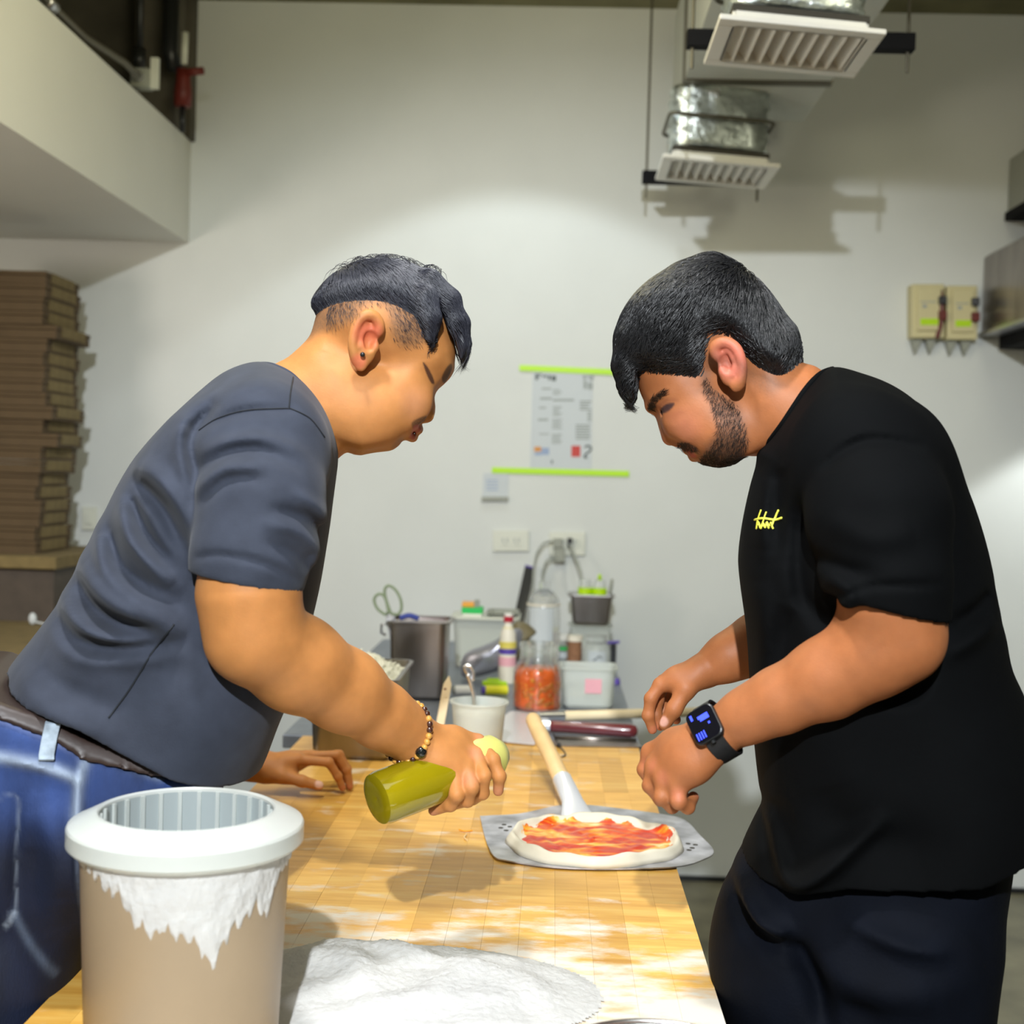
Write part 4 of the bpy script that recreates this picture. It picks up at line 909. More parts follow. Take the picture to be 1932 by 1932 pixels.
    def mesh(s, sm=2):
        s.border(); F = s.F; S_ = F < 0
        c = [S_[i:S_.shape[0]-1+i, j:S_.shape[1]-1+j, k:S_.shape[2]-1+k] for i in (0, 1) for j in (0, 1) for k in (0, 1)]
        cnt = sum(x.astype(np.int8) for x in c); act = np.argwhere((cnt > 0) & (cnt < 8))
        idx = np.full(cnt.shape, -1, np.int64); idx[tuple(act.T)] = np.arange(len(act))
        cor = [(i, j, k) for i in (0, 1) for j in (0, 1) for k in (0, 1)]
        fv = [F[act[:, 0]+i, act[:, 1]+j, act[:, 2]+k].astype(float) for i, j, k in cor]
        acc = np.zeros((len(act), 3)); n = np.zeros(len(act))
        for a in range(8):
            for b in range(a+1, 8):
                if sum(abs(cor[a][q]-cor[b][q]) for q in range(3)) != 1: continue
                m = (fv[a] < 0) != (fv[b] < 0); t = np.where(m, fv[a]/np.where(m, fv[a]-fv[b], 1), 0)
                p = np.array(cor[a])+t[:, None]*(np.array(cor[b])-np.array(cor[a])); acc += p*m[:, None]; n += m
        V = s.lo+(act+acc/n[:, None])*s.h
        Q = []
        for ax in range(3):
            o1, o2 = [(1, 2), (2, 0), (0, 1)][ax]
            a = [slice(None)]*3; b = [slice(None)]*3; a[ax] = slice(0, -1); b[ax] = slice(1, None)
            A, B = S_[tuple(a)], S_[tuple(b)]; e = np.argwhere(A != B)
            e = e[(e[:, o1] > 0) & (e[:, o2] > 0) & (e[:, o1] < S_.shape[o1]-1) & (e[:, o2] < S_.shape[o2]-1)]
            def ci(d1, d2):
                z = e.copy(); z[:, o1] -= d1; z[:, o2] -= d2; return idx[tuple(z.T)]
            q = np.stack([ci(1, 1), ci(0, 1), ci(0, 0), ci(1, 0)], 1); fl = ~A[tuple(e.T)]
            q[fl] = q[fl][:, ::-1]; Q.append(q)
        Q = np.concatenate(Q); E = np.concatenate([Q[:, [0, 1]], Q[:, [1, 2]], Q[:, [2, 3]], Q[:, [3, 0]]]); N_ = len(V)
        deg = np.bincount(E[:, 0], minlength=N_)+np.bincount(E[:, 1], minlength=N_)
        for it in range(sm*2):
            lam = .5 if it % 2 == 0 else -.45
            avg = np.stack([(np.bincount(E[:, 0], V[E[:, 1], i], N_)+np.bincount(E[:, 1], V[E[:, 0], i], N_))/np.maximum(deg, 1) for i in range(3)], 1)
            V = V+lam*(avg-V)
        return V, Q
def npmesh(name, V, Q, m, parent, fig, col=None, smooth=True, label=None, kind=None):
    Wd = fig.world(V)-origin(parent); me = bpy.data.meshes.new(name)
    me.vertices.add(len(Wd)); me.vertices.foreach_set('co', Wd.astype(np.float32).ravel())
    k = Q.shape[1]; me.loops.add(Q.size); me.loops.foreach_set('vertex_index', Q.astype(np.int32).ravel())
    me.polygons.add(len(Q)); me.polygons.foreach_set('loop_start', np.arange(0, Q.size, k, dtype=np.int32)); me.polygons.foreach_set('loop_total', np.full(len(Q), k, np.int32))
    me.update(calc_edges=True); me.validate()
    me.polygons.foreach_set('use_smooth', np.full(len(me.polygons), smooth)); me.materials.append(m)
    if col is not None:
        a = me.color_attributes.new('Col', 'FLOAT_COLOR', 'POINT'); a.data.foreach_set('color', np.concatenate([col, np.ones((len(col), 1))], 1).astype(np.float32).ravel())
    o = bpy.data.objects.new(name, me); C.objects.link(o); o.parent = parent
    if label: o['label'] = label
    if kind: o['kind'] = kind
    return o
def sst(x): x = np.clip(x, 0, 1); return x*x*(3-2*x)
class Paint:
    def __init__(s, V, base): s.V = V; s.c = np.tile(np.array(base, float), (len(V), 1))
    def mix(s, m, col): s.c += (np.array(col)-s.c)*m[:, None]
    def ball(s, p, r, col, a=1, soft=.5):
        d = np.linalg.norm(s.V-np.array(p), axis=1); s.mix(a*sst((r-d)/(r*soft)), col)
    def poly(s, poly, col, a=1, soft=.004, wmax=None, wmin=None, noise=0):
        m = sst(polysd(poly, s.V[:, 0], s.V[:, 2])/soft+.5)*a
        if wmax is not None: m = m*(s.V[:, 1] < wmax)
        if wmin is not None: m = m*(s.V[:, 1] > wmin)
        if noise: m = m*np.clip(1-noise*RNG.random(len(m)), 0, 1)
        s.mix(m, col)
def strands(name, g, seeds, nrm, flow, length, width, m, parent, fig, nseg=5, lift=.002, jit=.25, off=.0, droop=0, wavy=0):
    n = len(seeds); P_ = seeds+nrm*off; pts = [P_.copy()]; L_ = length*(.7+.6*RNG.random(n)); J = RNG.normal(0, jit, (n, 3))
    for i in range(nseg):
        N_ = g.grad(P_); d = flow(P_)+J*(.5+i/nseg*.5); d = d-N_*(d*N_).sum(1, keepdims=True); d /= np.linalg.norm(d, axis=1, keepdims=True)+1e-9
        if wavy: d += RNG.normal(0, wavy, (n, 3))
        P_ = P_+d*(L_/nseg)[:, None]
        f = g.samp(P_); tgt = off+lift*(1-abs(2*(i+1)/nseg-1)*.6); P_ = P_+N_*(tgt-f)[:, None]*(f < .03)[:, None]
        P_[:, 2] -= droop*((i+1)/nseg)**2
        pts.append(P_.copy())
    pts = np.array(pts); K = nseg+1; V = np.zeros((K, n, 3, 3)); wd = width*(.7+.6*RNG.random(n))
    for i in range(K):
        t = pts[min(i+1, K-1)]-pts[max(i-1, 0)]; t /= np.linalg.norm(t, axis=1, keepdims=True)+1e-9
        a = np.cross(t, np.array([.3, .5, .81])); a /= np.linalg.norm(a, axis=1, keepdims=True)+1e-9; b = np.cross(t, a)
        w = wd*(1 if i < K-2 else (.7 if i == K-2 else .12))
        for j in range(3): V[i, :, j] = pts[i]+(math.cos(2*PI*j/3)*a+math.sin(2*PI*j/3)*b)*w[:, None]
    ii = np.arange(n); Q = []
    def id(i, j): return (i*n+ii)*3+j
    for i in range(K-1):
        for j in range(3): Q.append(np.stack([id(i, j), id(i, (j+1) % 3), id(i+1, (j+1) % 3), id(i+1, j)], 1))
    return V.reshape(-1, 3), np.concatenate(Q)
def joinm(parts):
    o = 0; Vs = []; Qs = []
    for V, Q in parts: Vs.append(V); Qs.append(Q+o); o += len(V)
    return np.concatenate(Vs), np.concatenate(Qs)
def foldfn(fig, lst, w):
    """lst: (pixel polyline, amplitude, width); lines run along creases of the cloth"""
    L_ = [(np.array([fig.L(x, y, w)[[0, 2]] for x, y in pts]), a, s_) for pts, a, s_ in lst]
    def fn(U, V):
        D = np.zeros(U.shape)
        for q, a, s_ in L_:
            q = spline(q, 4, False); d2 = np.full(U.shape, 1e9); n = len(q)-1; tt = np.zeros(U.shape)
            for i in range(n):
                e = q[i+1]-q[i]; t = np.clip(((U-q[i][0])*e[0]+(V-q[i][1])*e[1])/(e.dot(e)+1e-12), 0, 1)
                d = (U-q[i][0]-t*e[0])**2+(V-q[i][1]-t*e[1])**2; m = d < d2; d2 = np.where(m, d, d2); tt = np.where(m, (i+t)/n, tt)
            D += 2.0*a*np.exp(-d2/s_**2)*np.sin(PI*np.clip(tt*.9+.05, 0, 1))**.6
        return D
    return fn
def bvh(V, Q): return BVHTree.FromPolygons([tuple(v) for v in V.tolist()], Q.tolist())
def hit(tree, px, py):
    h = tree.ray_cast(Vector(CAM), Vector(ray(px, py)).normalized()); return (np.array(h[0]), np.array(h[1])) if h[0] is not None else (None, None)
def surfline(tree, pts, n=5, off=.0012):
    out = []
    for x, y in spline(pts, n, False):
        p, nn = hit(tree, x, y)
        if p is not None: out.append(p+nn*off)
    return out
def hand(g, fig, wrist, knuckles, fingers, thumb, rw=.024, rp=.0125, k=.009, kf=.0035, ball=True):
    """wrist local point; knuckles 4 local points; fingers 4 lists of local points after the knuckle; thumb list"""
    ks = np.array(knuckles); w = np.array(wrist); side = ks[0]-ks[-1]; side /= np.linalg.norm(side)
    for i, kn in enumerate(ks):
        b = w+side*(.5-i/3)*.030; g.chain([b, b+(kn-b)*.55, kn], [rp*1.15, rp*1.08, rp*.86], .016)
    for kn, f in zip(ks, fingers):
        r0 = .0098; n = len(f); g.chain([kn]+list(f), np.linspace(r0, .0068, n+1), kf, k0=.004)
        for p in f[:-1]:
            if ball: g.chain([p], [.0087], .003)
    tb = list(thumb); g.chain([w+side*.012, tb[0]], [.016, .0145], .014); g.chain(tb, np.linspace(.0130, .0088, len(tb)), .006, k0=.006)
def paint_line(pt, fig, pts, wd, col, a=1, w=-.17):
    q = spline(np.array([fig.L(x, y, w)[[0, 2]] for x, y in pts]), 5, False); d2 = np.full(len(pt.V), 1e9)
    for i in range(len(q)-1):
        e = q[i+1]-q[i]; t = np.clip(((pt.V[:, 0]-q[i][0])*e[0]+(pt.V[:, 2]-q[i][1])*e[1])/(e.dot(e)+1e-12), 0, 1)
        d2 = np.minimum(d2, (pt.V[:, 0]-q[i][0]-t*e[0])**2+(pt.V[:, 2]-q[i][1]-t*e[1])**2)
    pt.mix(np.exp(-d2/wd**2)*a*(pt.V[:, 1] < .05), col)
def cut_sleeve(g, pts, r, p0, nrm, k, hollow):
    tmp = Grid.__new__(Grid); tmp.__dict__.update(g.__dict__); tmp.F = np.full(g.n, .05, np.float32); tmp.chain(pts, r, .02)
    X, Y, Z = [g.ax[0][:, None, None], g.ax[1][None, :, None], g.ax[2][None, None, :]]
    pl = ((X-p0[0])*nrm[0]+(Y-p0[1])*nrm[1]+(Z-p0[2])*nrm[2]).astype(np.float32)
    f = np.maximum(tmp.F, pl)
    g.F = smin(g.F, f, k)
    return pl
def clip2d(g, poly):
    U, V = np.meshgrid(g.ax[0], g.ax[2], indexing='ij'); d = polysd(poly, U, V); g.F = np.maximum(g.F, (-d[:, None, :]).astype(np.float32))
def bounds(fig, pxs, pys, w0, w1, m=.02):
    q = np.array([fig.L(x, y, w) for x in pxs for y in pys for w in (w0, w1)])
    lo = q.min(0)-m; hi = q.max(0)+m; lo[1] = w0-m; hi[1] = w1+m; return lo, hi

# ================================================================ left man
FL = Fig(1.72, -13)
L = FL.L
root = thing('person', 'person in faded charcoal t-shirt and blue jeans leaning over the table, squeezing an oil bottle', 'person', list(FL.world(np.array([-.30, 0, 0]))[:2])+[0])
SK = (.48, .20, .060)
# ---- head
lo, hi = bounds(FL, (470, 905), (465, 905), -.125, .125, .0)
g = Grid(lo, hi, .0018)
cran = FL.UV([(607, 650), (594, 615), (603, 577), (630, 543), (668, 520), (712, 512), (757, 516), (798, 536), (829, 565), (846, 600), (852, 640), (849, 680), (843, 702), (800, 725), (740, 720), (680, 705), (640, 690)])
g.infl(cran, .075, .0745, k=.01, bl=4)
face = FL.UV([(843, 655), (849, 690), (846, 706), (836, 722), (824, 734), (814, 745), (809, 765), (803, 782), (797, 793), (789, 803), (789, 812), (779, 818), (776, 828), (760, 832), (752, 841), (738, 850), (715, 852), (690, 847), (668, 842), (652, 830), (655, 760), (700, 690), (780, 630)], 4)
g.infl(face, .066, .062, k=.022, bl=3)
neck = FL.UV([(580, 645), (543, 674), (505, 698), (470, 760), (540, 840), (600, 890), (634, 868), (652, 845), (685, 845), (705, 760), (690, 680), (620, 640)])
g.infl(neck, .06, .064, k=.03, bl=4)
g.ell(L(760, 752, -.040), (.036, .018, .034), .025); g.ell(L(700, 790, -.042), (.036, .018, .028), .025); g.ell(L(676, 764, -.050), (.038, .016, .038), .03)
base = g.F.copy()
nose = FL.UV([(816, 738), (818, 752), (821, 768), (819, 785), (812, 793), (800, 794), (794, 788), (792, 770), (802, 748)], 4)
g.infl(nose, .012, .017, k=.010); g.ell(L(803, 786, -.014), (.010, .007, .008), .006); g.ell(L(803, 786, .014), (.010, .007, .008), .006)
for s in (-1, 1):
    g.ell(L(807, 712, s*.031), (.013, .012, .011), .006); g.chain([L(836, 703, s*.012), L(832, 690, s*.03), L(815, 678, s*.048)], .006, .010)
    g.chain([L(800, 700, s*.040), L(808, 722, s*.030)], .002, .004, sub=True)
g.chain([L(787, 808, -.012), L(789, 810, 0), L(787, 808, .012)], .0052, .006); g.chain([L(777, 823, -.012), L(779, 825, 0), L(777, 823, .012)], .0050, .006)
g.chain([L(768, 809, -.026), L(780, 817, -.014), L(783, 818, 0), L(780, 817, .014), L(768, 809, .026)], .0010, .0025, sub=True)
g.ell(L(800, 787, -.010), (.004, .003, .003), .002, sub=True)
def ear(s, P_):
    L = P_['L']; w = P_['w']
    g.ell(L(*P_['c'], s*(w+.004)), P_['r'], .006, R=None)
    hx = spline(P_['helix'], 4, False); n = len(hx)
    g.chain([L(x, y, s*(w+.006+.008*math.sin(PI*i/(n-1)))) for i, (x, y) in enumerate(hx)], [.0038]*(n-1)+[.005], .004)
    g.ell(L(*P_['concha'], s*(w+.014)), P_['cr'], .003, sub=True)
    g.chain([L(x, y, s*(w+.010)) for x, y in P_['anti']], .0030, .003)
    g.ell(L(*P_['tragus'], s*(w+.006)), (.005, .004, .006), .004); g.ell(L(*P_['lobe'], s*(w+.006)), (.0075, .005, .0085), .006)
EL = dict(L=L, w=.0705, c=(690, 644), r=(.015, .010, .029), helix=[(700, 628), (714, 626), (716, 612), (708, 598), (696, 593), (681, 600), (671, 618), (666, 642), (667, 664), (672, 680)], concha=(698, 643), cr=(.0095, .010, .013),
          anti=[(690, 610), (680, 630), (680, 652), (686, 668)], tragus=(708, 654), lobe=(681, 688))
for s in (-1, 1): ear(s, EL)
V1, Q1 = g.mesh(2)
# hair
hairp = FL.UV([(566, 655), (574, 640), (581, 610), (602, 594), (633, 583), (685, 580), (726, 587), (764, 606), (788, 628), (806, 648), (814, 640), (820, 600), (835, 590), (853, 598), (900, 600), (900, 440), (540, 440), (545, 620)], 2)
U, V = np.meshgrid(g.ax[0], g.ax[2], indexing='ij')
sd = polysd(hairp, U, V); th = -.006+sst(sd/.020+.25)*(.0185+.004*sst((V-L(700, 560)[2])/.05))
gh = Grid(lo, hi, .0028)
U2, V2 = np.meshgrid(gh.ax[0], gh.ax[2], indexing='ij'); sd2 = polysd(hairp, U2, V2); th2 = -.006+sst(sd2/.032+.2)*(.0155+.003*sst((V2-L(700, 560)[2])/.05))
g0 = Grid.__new__(Grid); g0.__dict__.update(g.__dict__); g0.F = base
XX = np.stack(np.meshgrid(*gh.ax, indexing='ij'), -1).reshape(-1, 3)
gh.F = (g0.samp(XX).reshape(gh.n)-th2[:, None, :]).astype(np.float32)
for k in range(9):
    w = -.055+.11*k/8; e = RNG.normal(0, 2, 4)
    gh.chain([L(812+e[0], 528, w*.9), L(845+e[1], 566, w), L(864+e[2]*.5, 610, w), L(873+e[1]*.5, 650, w), L(872+e[3], 676+RNG.normal(0, 6), w)], [.010, .010, .009, .0065, .0025], .008)
for w in (-.068, -.060): gh.chain([L(800, 560, w), L(812, 600, w-.004), L(812, 638, w-.002)], [.010, .008, .0035], .008)
VH, QH = gh.mesh(1)
pole = L(650, 522, 0)
def flowL(P_):
    d = P_-pole; d /= np.linalg.norm(d, axis=1, keepdims=True)+1e-9
    return d+np.array([.10, 0, -.75])
def seeds(VH, gh, n, cond):
    i = RNG.choice(np.where(cond(VH))[0], n); P_ = VH[i]+RNG.normal(0, .0012, (n, 3)); return P_, gh.grad(P_)
vmin = L(700, 655)[2]
P_, N_ = seeds(VH, gh, 15000, lambda v: (polysd(hairp, v[:, 0], v[:, 2]) > -.001))
S1 = strands('h', gh, P_, N_, flowL, .034, .00045, None, None, FL, 5, .0045, .2, off=-.0003)
P_, N_ = seeds(VH, gh, 500, lambda v: (v[:, 0] > L(800, 600)[0]) & (polysd(hairp, v[:, 0], v[:, 2]) > .004))
S2 = strands('h', gh, P_, N_, flowL, .055, .00042, None, None, FL, 6, .003, .22, off=0, droop=.01)
P_, N_ = seeds(VH, gh, 160, lambda v: v[:, 2] > L(700, 512)[2])
S3 = strands('h', gh, P_, N_, lambda p: np.tile([-.3, 0, .25], (len(p), 1)), .035, .00035, None, None, FL, 5, .010, .6)
# ---- near arm and hand
lo, hi = bounds(FL, (375, 965), (1010, 1555), -.29, .03, .0)
ga = Grid(lo, hi, .0021)
ga.chain([L(472, 1030, -.205), L(470, 1120, -.21), L(478, 1200, -.21), L(560, 1252, -.175), L(650, 1303, -.135), L(722, 1352, -.100), L(762, 1378, -.085), L(782, 1392, -.078)], [.050, .0545, .051, .0530, .0465, .0375, .0305, .0290], .02)
kn = [L(901, 1400, -0.055), L(897, 1424, -0.080), L(881, 1446, -0.096), L(858, 1462, -0.102)]
fg = [[L(930, 1434, -0.088), L(942, 1465, -0.095), L(940, 1492, -0.088)], [L(913, 1464, -0.110), L(910, 1496, -0.102), L(892, 1510, -0.080)],
      [L(890, 1486, -0.120), L(882, 1510, -0.108), L(856, 1518, -0.082)], [L(862, 1499, -0.120), L(850, 1518, -0.108), L(818, 1529, -0.088)]]
hand(ga, FL, L(785, 1398, -0.078), kn, fg, [L(850, 1420, -0.015), L(885, 1448, -0.005), L(905, 1470, -0.015)])
ga.chain([L(800, 1405, -0.085), L(850, 1440, -0.090)], [.018, .015], .015)
V2_, Q2_ = ga.mesh(2)
# ---- far hand resting on the table
pt = FL.loc(T(648, 1494, TZ)); wf = pt[1]
lo, hi = bounds(FL, (440, 690), (1380, 1520), wf-.09, wf+.10, .0); lo[2] = pt[2]-.004
gb = Grid(lo, hi, .0021)
gb.chain([L(430, 1430, wf-.03), L(475, 1440, wf), L(500, 1446, wf)], [.036, .031, .029], .02)
kn = [L(562, 1433, wf-.022), L(578, 1427, wf), L(588, 1426, wf+.022), L(592, 1431, wf+.042)]
fg = [[L(620, 1438, wf-.030), L(637, 1464, wf-.024), L(646, 1486, wf-.018)], [L(636, 1424, wf), L(653, 1452, wf+.003), L(660, 1484, wf+.006)],
      [L(640, 1424, wf+.026), L(655, 1450, wf+.03), L(660, 1478, wf+.034)], [L(632, 1434, wf+.05), L(645, 1454, wf+.055), L(650, 1472, wf+.058)]]
hand(gb, FL, L(503, 1448, wf), kn, fg, [L(530, 1462, wf-.035), L(570, 1474, wf-.048), L(602, 1482, wf-.050)], rp=.014)
gb.chain([L(505, 1452, wf-.01), L(545, 1462, wf-.02)], [.024, .018], .015)
V3, Q3 = gb.mesh(2)
# ---- hidden core: torso, far arm, legs
lo, hi = bounds(FL, (-260, 640), (700, 3100), -.24, .75, .03)
gc = Grid(lo, hi, .013)
gc.chain([L(555, 790, 0), L(460, 930, 0), L(350, 1120, 0), L(220, 1360, 0), L(130, 1560, 0)], [.055, .085, .10, .10, .08], .03)
gc.ell(L(52, 1352, 0), (.085, .115, .040), .02)
gc.chain([L(505, 890, -.13), L(505, 890, .15)], .042, .03)
gc.chain([L(503, 890, -.13), L(474, 1040, -.20), L(470, 1120, -.21)], [.038, .04, .045], .02)
gc.chain([L(510, 870, .17), L(490, 1150, .50), L(440, 1432, wf-.03)], [.055, .047, .034], .02)
for s in (-1, 1): gc.chain([L(60, 1560, s*.05), L(-45+s*28, 1900, s*.075), L(-60+s*20, 2300, s*.09), L(-80, 2960, s*.10)], [.06, .06, .05, .035], .03)
V4, Q4 = gc.mesh(1)
Vb, Qb = joinm([(V1, Q1), (V2_, Q2_), (V3, Q3), (V4, Q4)])
pa = Paint(Vb, SK)
pa.c *= 1
red = (.60, .12, .07)
pa.ball(L(697, 630, -.09), .026, red, .75, .6); pa.ball(L(676, 682, -.08), .014, red, .6, .6)
pa.ball(L(775, 760, -.05), .035, (.60, .27, .15), .45, .9); pa.ball(L(812, 775, 0), .022, (.55, .22, .12), .5, .9)
fade = FL.UV([(572, 645), (600, 632), (640, 622), (668, 612), (672, 596), (700, 584), (722, 600), (728, 640), (752, 662), (790, 655), (816, 640), (824, 590), (760, 540), (600, 560), (560, 620)], 3)
pa.poly(fade, (.10, .065, .045), .75, .016, noise=.35)
lash = FL.UV([(786, 690), (796, 699), (808, 718), (811, 728), (804, 727), (794, 711)], 3); pa.poly(lash, (.05, .02, .015), .9, .002)
brow = FL.UV([(826, 716), (832, 700), (843, 690), (846, 700), (838, 722), (832, 724)], 3); pa.poly(brow, (.05, .03, .02), .85, .003)
must = FL.UV([(768, 800), (780, 792), (796, 787), (797, 796), (784, 803), (772, 810)], 3); pa.poly(must, (.06, .035, .025), .85, .003, noise=.3)
lips = FL.UV([(772, 806), (786, 803), (794, 812), (783, 819), (780, 831), (768, 826), (772, 816)], 3); pa.poly(lips, (.42, .10, .09), .8, .003)
pa.poly(FL.UV([(745, 830), (762, 828), (762, 838), (748, 846), (735, 846)], 3), (.14, .08, .05), .45, .006, noise=.5)
for k in fg: pa.ball(k[-1], .014, (.62, .20, .13), .5, .8)
for p_ in (L(905, 1400, -.06), L(897, 1424, -.09), L(940, 1490, -.09), L(818, 1529, -.09), L(885, 1470, -.12)): pa.ball(p_, .018, (.60, .24, .15), .5, .9)
pa.ball(L(602, 1480, wf-.055), .011, (.80, .52, .42), .8, .4)
body = npmesh('body', Vb, Qb, M['skinL'], root, FL, pa.c)
hv, hq = joinm([S1, S2, S3]); VHs, QHs = VH, QH
ip = np.where((np.abs(V1[:, 1]) > .04) & (polysd(fade, V1[:, 0], V1[:, 2]) > -.004) & (((V1[:, 0]-L(692, 645)[0])/.022)**2+((V1[:, 2]-L(692, 645)[2])/.037)**2 > 1) & (RNG.random(len(V1)) < .15+.85*sst(polysd(fade, V1[:, 0], V1[:, 2])/.022)))[0]
ip = RNG.choice(ip, 5000); P_ = V1[ip]; S4 = strands('f', g, P_, g.grad(P_), flowL, .0060, .00017, None, None, FL, 2, .0012, .35)
npmesh('hair', *joinm([(VH, QH), (hv, hq), S4]), M['hairL'], root, FL, label='short dark hair with a fringe falling over the forehead')
m = MB(); p_ = FL.world(L(684, 669, -.089)); m.sphere(p_, .0032, 10, 7); obj('ear_stud', m, M['blackp'], root, True)
# ---- shirt
lo, hi = bounds(FL, (-25, 660), (670, 1510), -.31, .46, .0)
gs = Grid(lo, hi, .0035)
tor = FL.UV([(488, 687), (432, 702), (382, 737), (312, 798), (245, 878), (193, 975), (150, 1060), (108, 1140), (55, 1212), (12, 1268), (-30, 1330), (0, 1420), (150, 1500), (300, 1560), (440, 1570), (475, 1490), (503, 1420), (522, 1355), (552, 1290), (580, 1200), (602, 1110), (616, 1030), (626, 960), (629, 900), (627, 852), (605, 790), (572, 735), (540, 705)])
def tL(U, V): 
    z = (V-L(0, 1500)[2])/(L(0, 700)[2]-L(0, 1500)[2]); return .178-.012*np.clip(z, 0, 1)
gs.infl(tor, .115, tL, k=.01, bl=5)
gs.chain([L(505, 832, -.135), L(505, 832, .15)], .062, .06)
gs.ell(L(385, 930, -.10), (.06, .07, .09), .05); gs.ell(L(400, 1300, -.07), (.07, .11, .09), .05)
fL_ = [([(400, 770), (358, 830), (372, 900), (382, 960)], -.010, .010), ([(345, 800), (350, 870), (368, 940)], .006, .010),
       ([(262, 880), (300, 900), (340, 950), (372, 1010)], .007, .012), ([(255, 910), (310, 960), (345, 1030)], -.008, .010),
       ([(225, 950), (245, 1010), (290, 1060), (330, 1100)], .009, .012), ([(240, 940), (275, 1010), (320, 1060)], -.008, .009),
       ([(178, 1010), (200, 1070), (260, 1120), (330, 1160)], .009, .012), ([(195, 1010), (225, 1075), (285, 1115)], -.009, .010),
       ([(145, 1070), (190, 1115), (250, 1150), (340, 1180)], .009, .012), ([(130, 1110), (165, 1150), (220, 1180), (300, 1190)], -.009, .010),
       ([(105, 1145), (160, 1180), (230, 1195), (330, 1190)], .008, .011), ([(90, 1180), (140, 1215), (210, 1225), (300, 1215)], -.006, .010),
       ([(85, 1195), (150, 1232), (250, 1235), (345, 1225)], .004, .012), ([(20, 1280), (100, 1330), (200, 1375)], .004, .016), ([(60, 1275), (130, 1310), (230, 1330)], -.004, .02)]
gs.disp(foldfn(FL, fL_, -.15), -.5, .0, .03)
sl = cut_sleeve(gs, [L(505, 868, -.135), L(492, 950, -.185), L(472, 1050, -.205), L(462, 1130, -.207)], [.072, .0685, .0625, .0605], L(466, 1098, -.205), np.array([-.17, 0, -1.])/1.014, .016, True)
fS = [([(385, 800), (420, 785), (470, 773), (545, 770)], -.005, .006), ([(378, 850), (430, 830), (500, 825), (570, 850)], .004, .008), ([(376, 885), (430, 855), (490, 850), (560, 880)], -.004, .007),
      ([(378, 920), (420, 885), (490, 880)], .004, .008), ([(380, 950), (430, 905), (500, 905)], -.003, .007), ([(505, 985), (560, 1000), (600, 1040), (590, 1075)], .005, .008), ([(520, 960), (575, 975), (612, 1010)], -.004, .007),
      ([(560, 930), (600, 960), (618, 990)], .004, .007), ([(500, 1020), (550, 1040), (585, 1075)], -.003, .007), ([(372, 1050), (420, 1042), (500, 1058), (562, 1092)], -.0022, .004)]
gs.disp(foldfn(FL, fS, -.22), -.5, -.17, .02)
gs.chain([L(474, 1075, -.205), L(468, 1140, -.207), L(460, 1200, -.205)], .0550, .004, sub=True)
gs.chain([L(510, 850, .14), L(498, 1000, .30), L(494, 1080, .38)], [.072, .066, .060], .03)
hem = FL.UV([(-260, 1100), (-260, 1270), (-60, 1280), (2, 1293), (12, 1312), (55, 1330), (110, 1345), (160, 1360), (230, 1402), (330, 1455), (400, 1475), (466, 1480), (520, 1475), (720, 1470), (720, 500), (-260, 500)], 3, w=-.12, sp=False)
clip2d(gs, hem)
Vs, Qs = gs.mesh(1)
shirt = npmesh('t_shirt', Vs, Qs, M['shirtL'], root, FL)
tr = bvh(FL.world(Vs), Qs)
def collar(fig, tree, near, w_near, back, front, far_off, m_, parent, r=.0035):
    pts = [fig.L(*back, 0)]+[fig.L(x, y, w) for x, y, w in near]+[fig.L(*front, 0)]+[fig.L(x, y, -w) for x, y, w in reversed(near)]
    q = fig.world(spline(pts, 8)); q = list(q)+[q[0]]
    obj('collar', MB().tube(q, r, 8, False), m_, parent, True)
collar(FL, tr, [(515, 690, -.040), (555, 712, -.062), (590, 760, -.068), (615, 815, -.045)], 0, (488, 688), (628, 856), 0, M['shirtL'], shirt)
m = MB()
for pts in ([(328, 1178), (285, 1235), (245, 1300), (205, 1355)],):
    q = surfline(tr, pts, 6, .0006)
    if len(q) > 2: m.tube(q, .0011, 5)
for pts in ([(376, 812), (410, 790), (460, 775), (520, 771), (548, 771)], [(548, 771), (585, 790), (612, 825)], [(553, 712), (548, 740), (545, 770)]):
    q = surfline(tr, pts, 6, .0004)
    if len(q) > 2: m.tube(q, .0009, 5)
obj('seam', m, M['seam'], shirt, True)
# ---- jeans and belt
lo, hi = bounds(FL, (-300, 430), (1290, 3150), -.26, .26, .0)
gj = Grid(lo, hi, .0048)
hip = FL.UV([(-140, 1180), (-40, 1190), (40, 1195), (130, 1220), (240, 1270), (360, 1330), (425, 1420), (405, 1530), (330, 1620), (230, 1700), (170, 1780), (145, 1900), (135, 2060), (-180, 2060), (-240, 1800), (-225, 1450)])
gj.infl(hip, .10, lambda U, V: .166-.035*sst((L(0, 1560)[2]-V)/.15), k=.01, bl=3)
for s in (-1, 1): gj.chain([L(-45+s*28, 1860, s*.075), L(-60+s*20, 2300, s*.09), L(-80, 2990, s*.10)], [.105, .082, .062], .03)
gj.disp(foldfn(FL, [([(150, 1440), (148, 1520), (150, 1650), (152, 1850)], .005, .006), ([(0, 1430), (60, 1442), (140, 1468)], .0025, .006), ([(30, 1500), (28, 1600), (24, 1720)], -.002, .006), ([(80, 1520), (110, 1600), (120, 1700)], .004, .02), ([(60, 1600), (50, 1700), (70, 1800)], -.004, .02)], -.17), -.5, 0, .03)
topj = FL.UV([(-400, 1300), (-60, 1318), (0, 1343), (60, 1366), (110, 1385), (165, 1422), (230, 1440), (330, 1468), (500, 1500), (700, 1600), (700, 3400), (-700, 3400), (-700, 1300)], 3, w=-.13, sp=False)
Fj = gj.F.copy(); clip2d(gj, topj)
Vj, Qj = gj.mesh(2); pj = Paint(Vj, (.018, .042, .145))
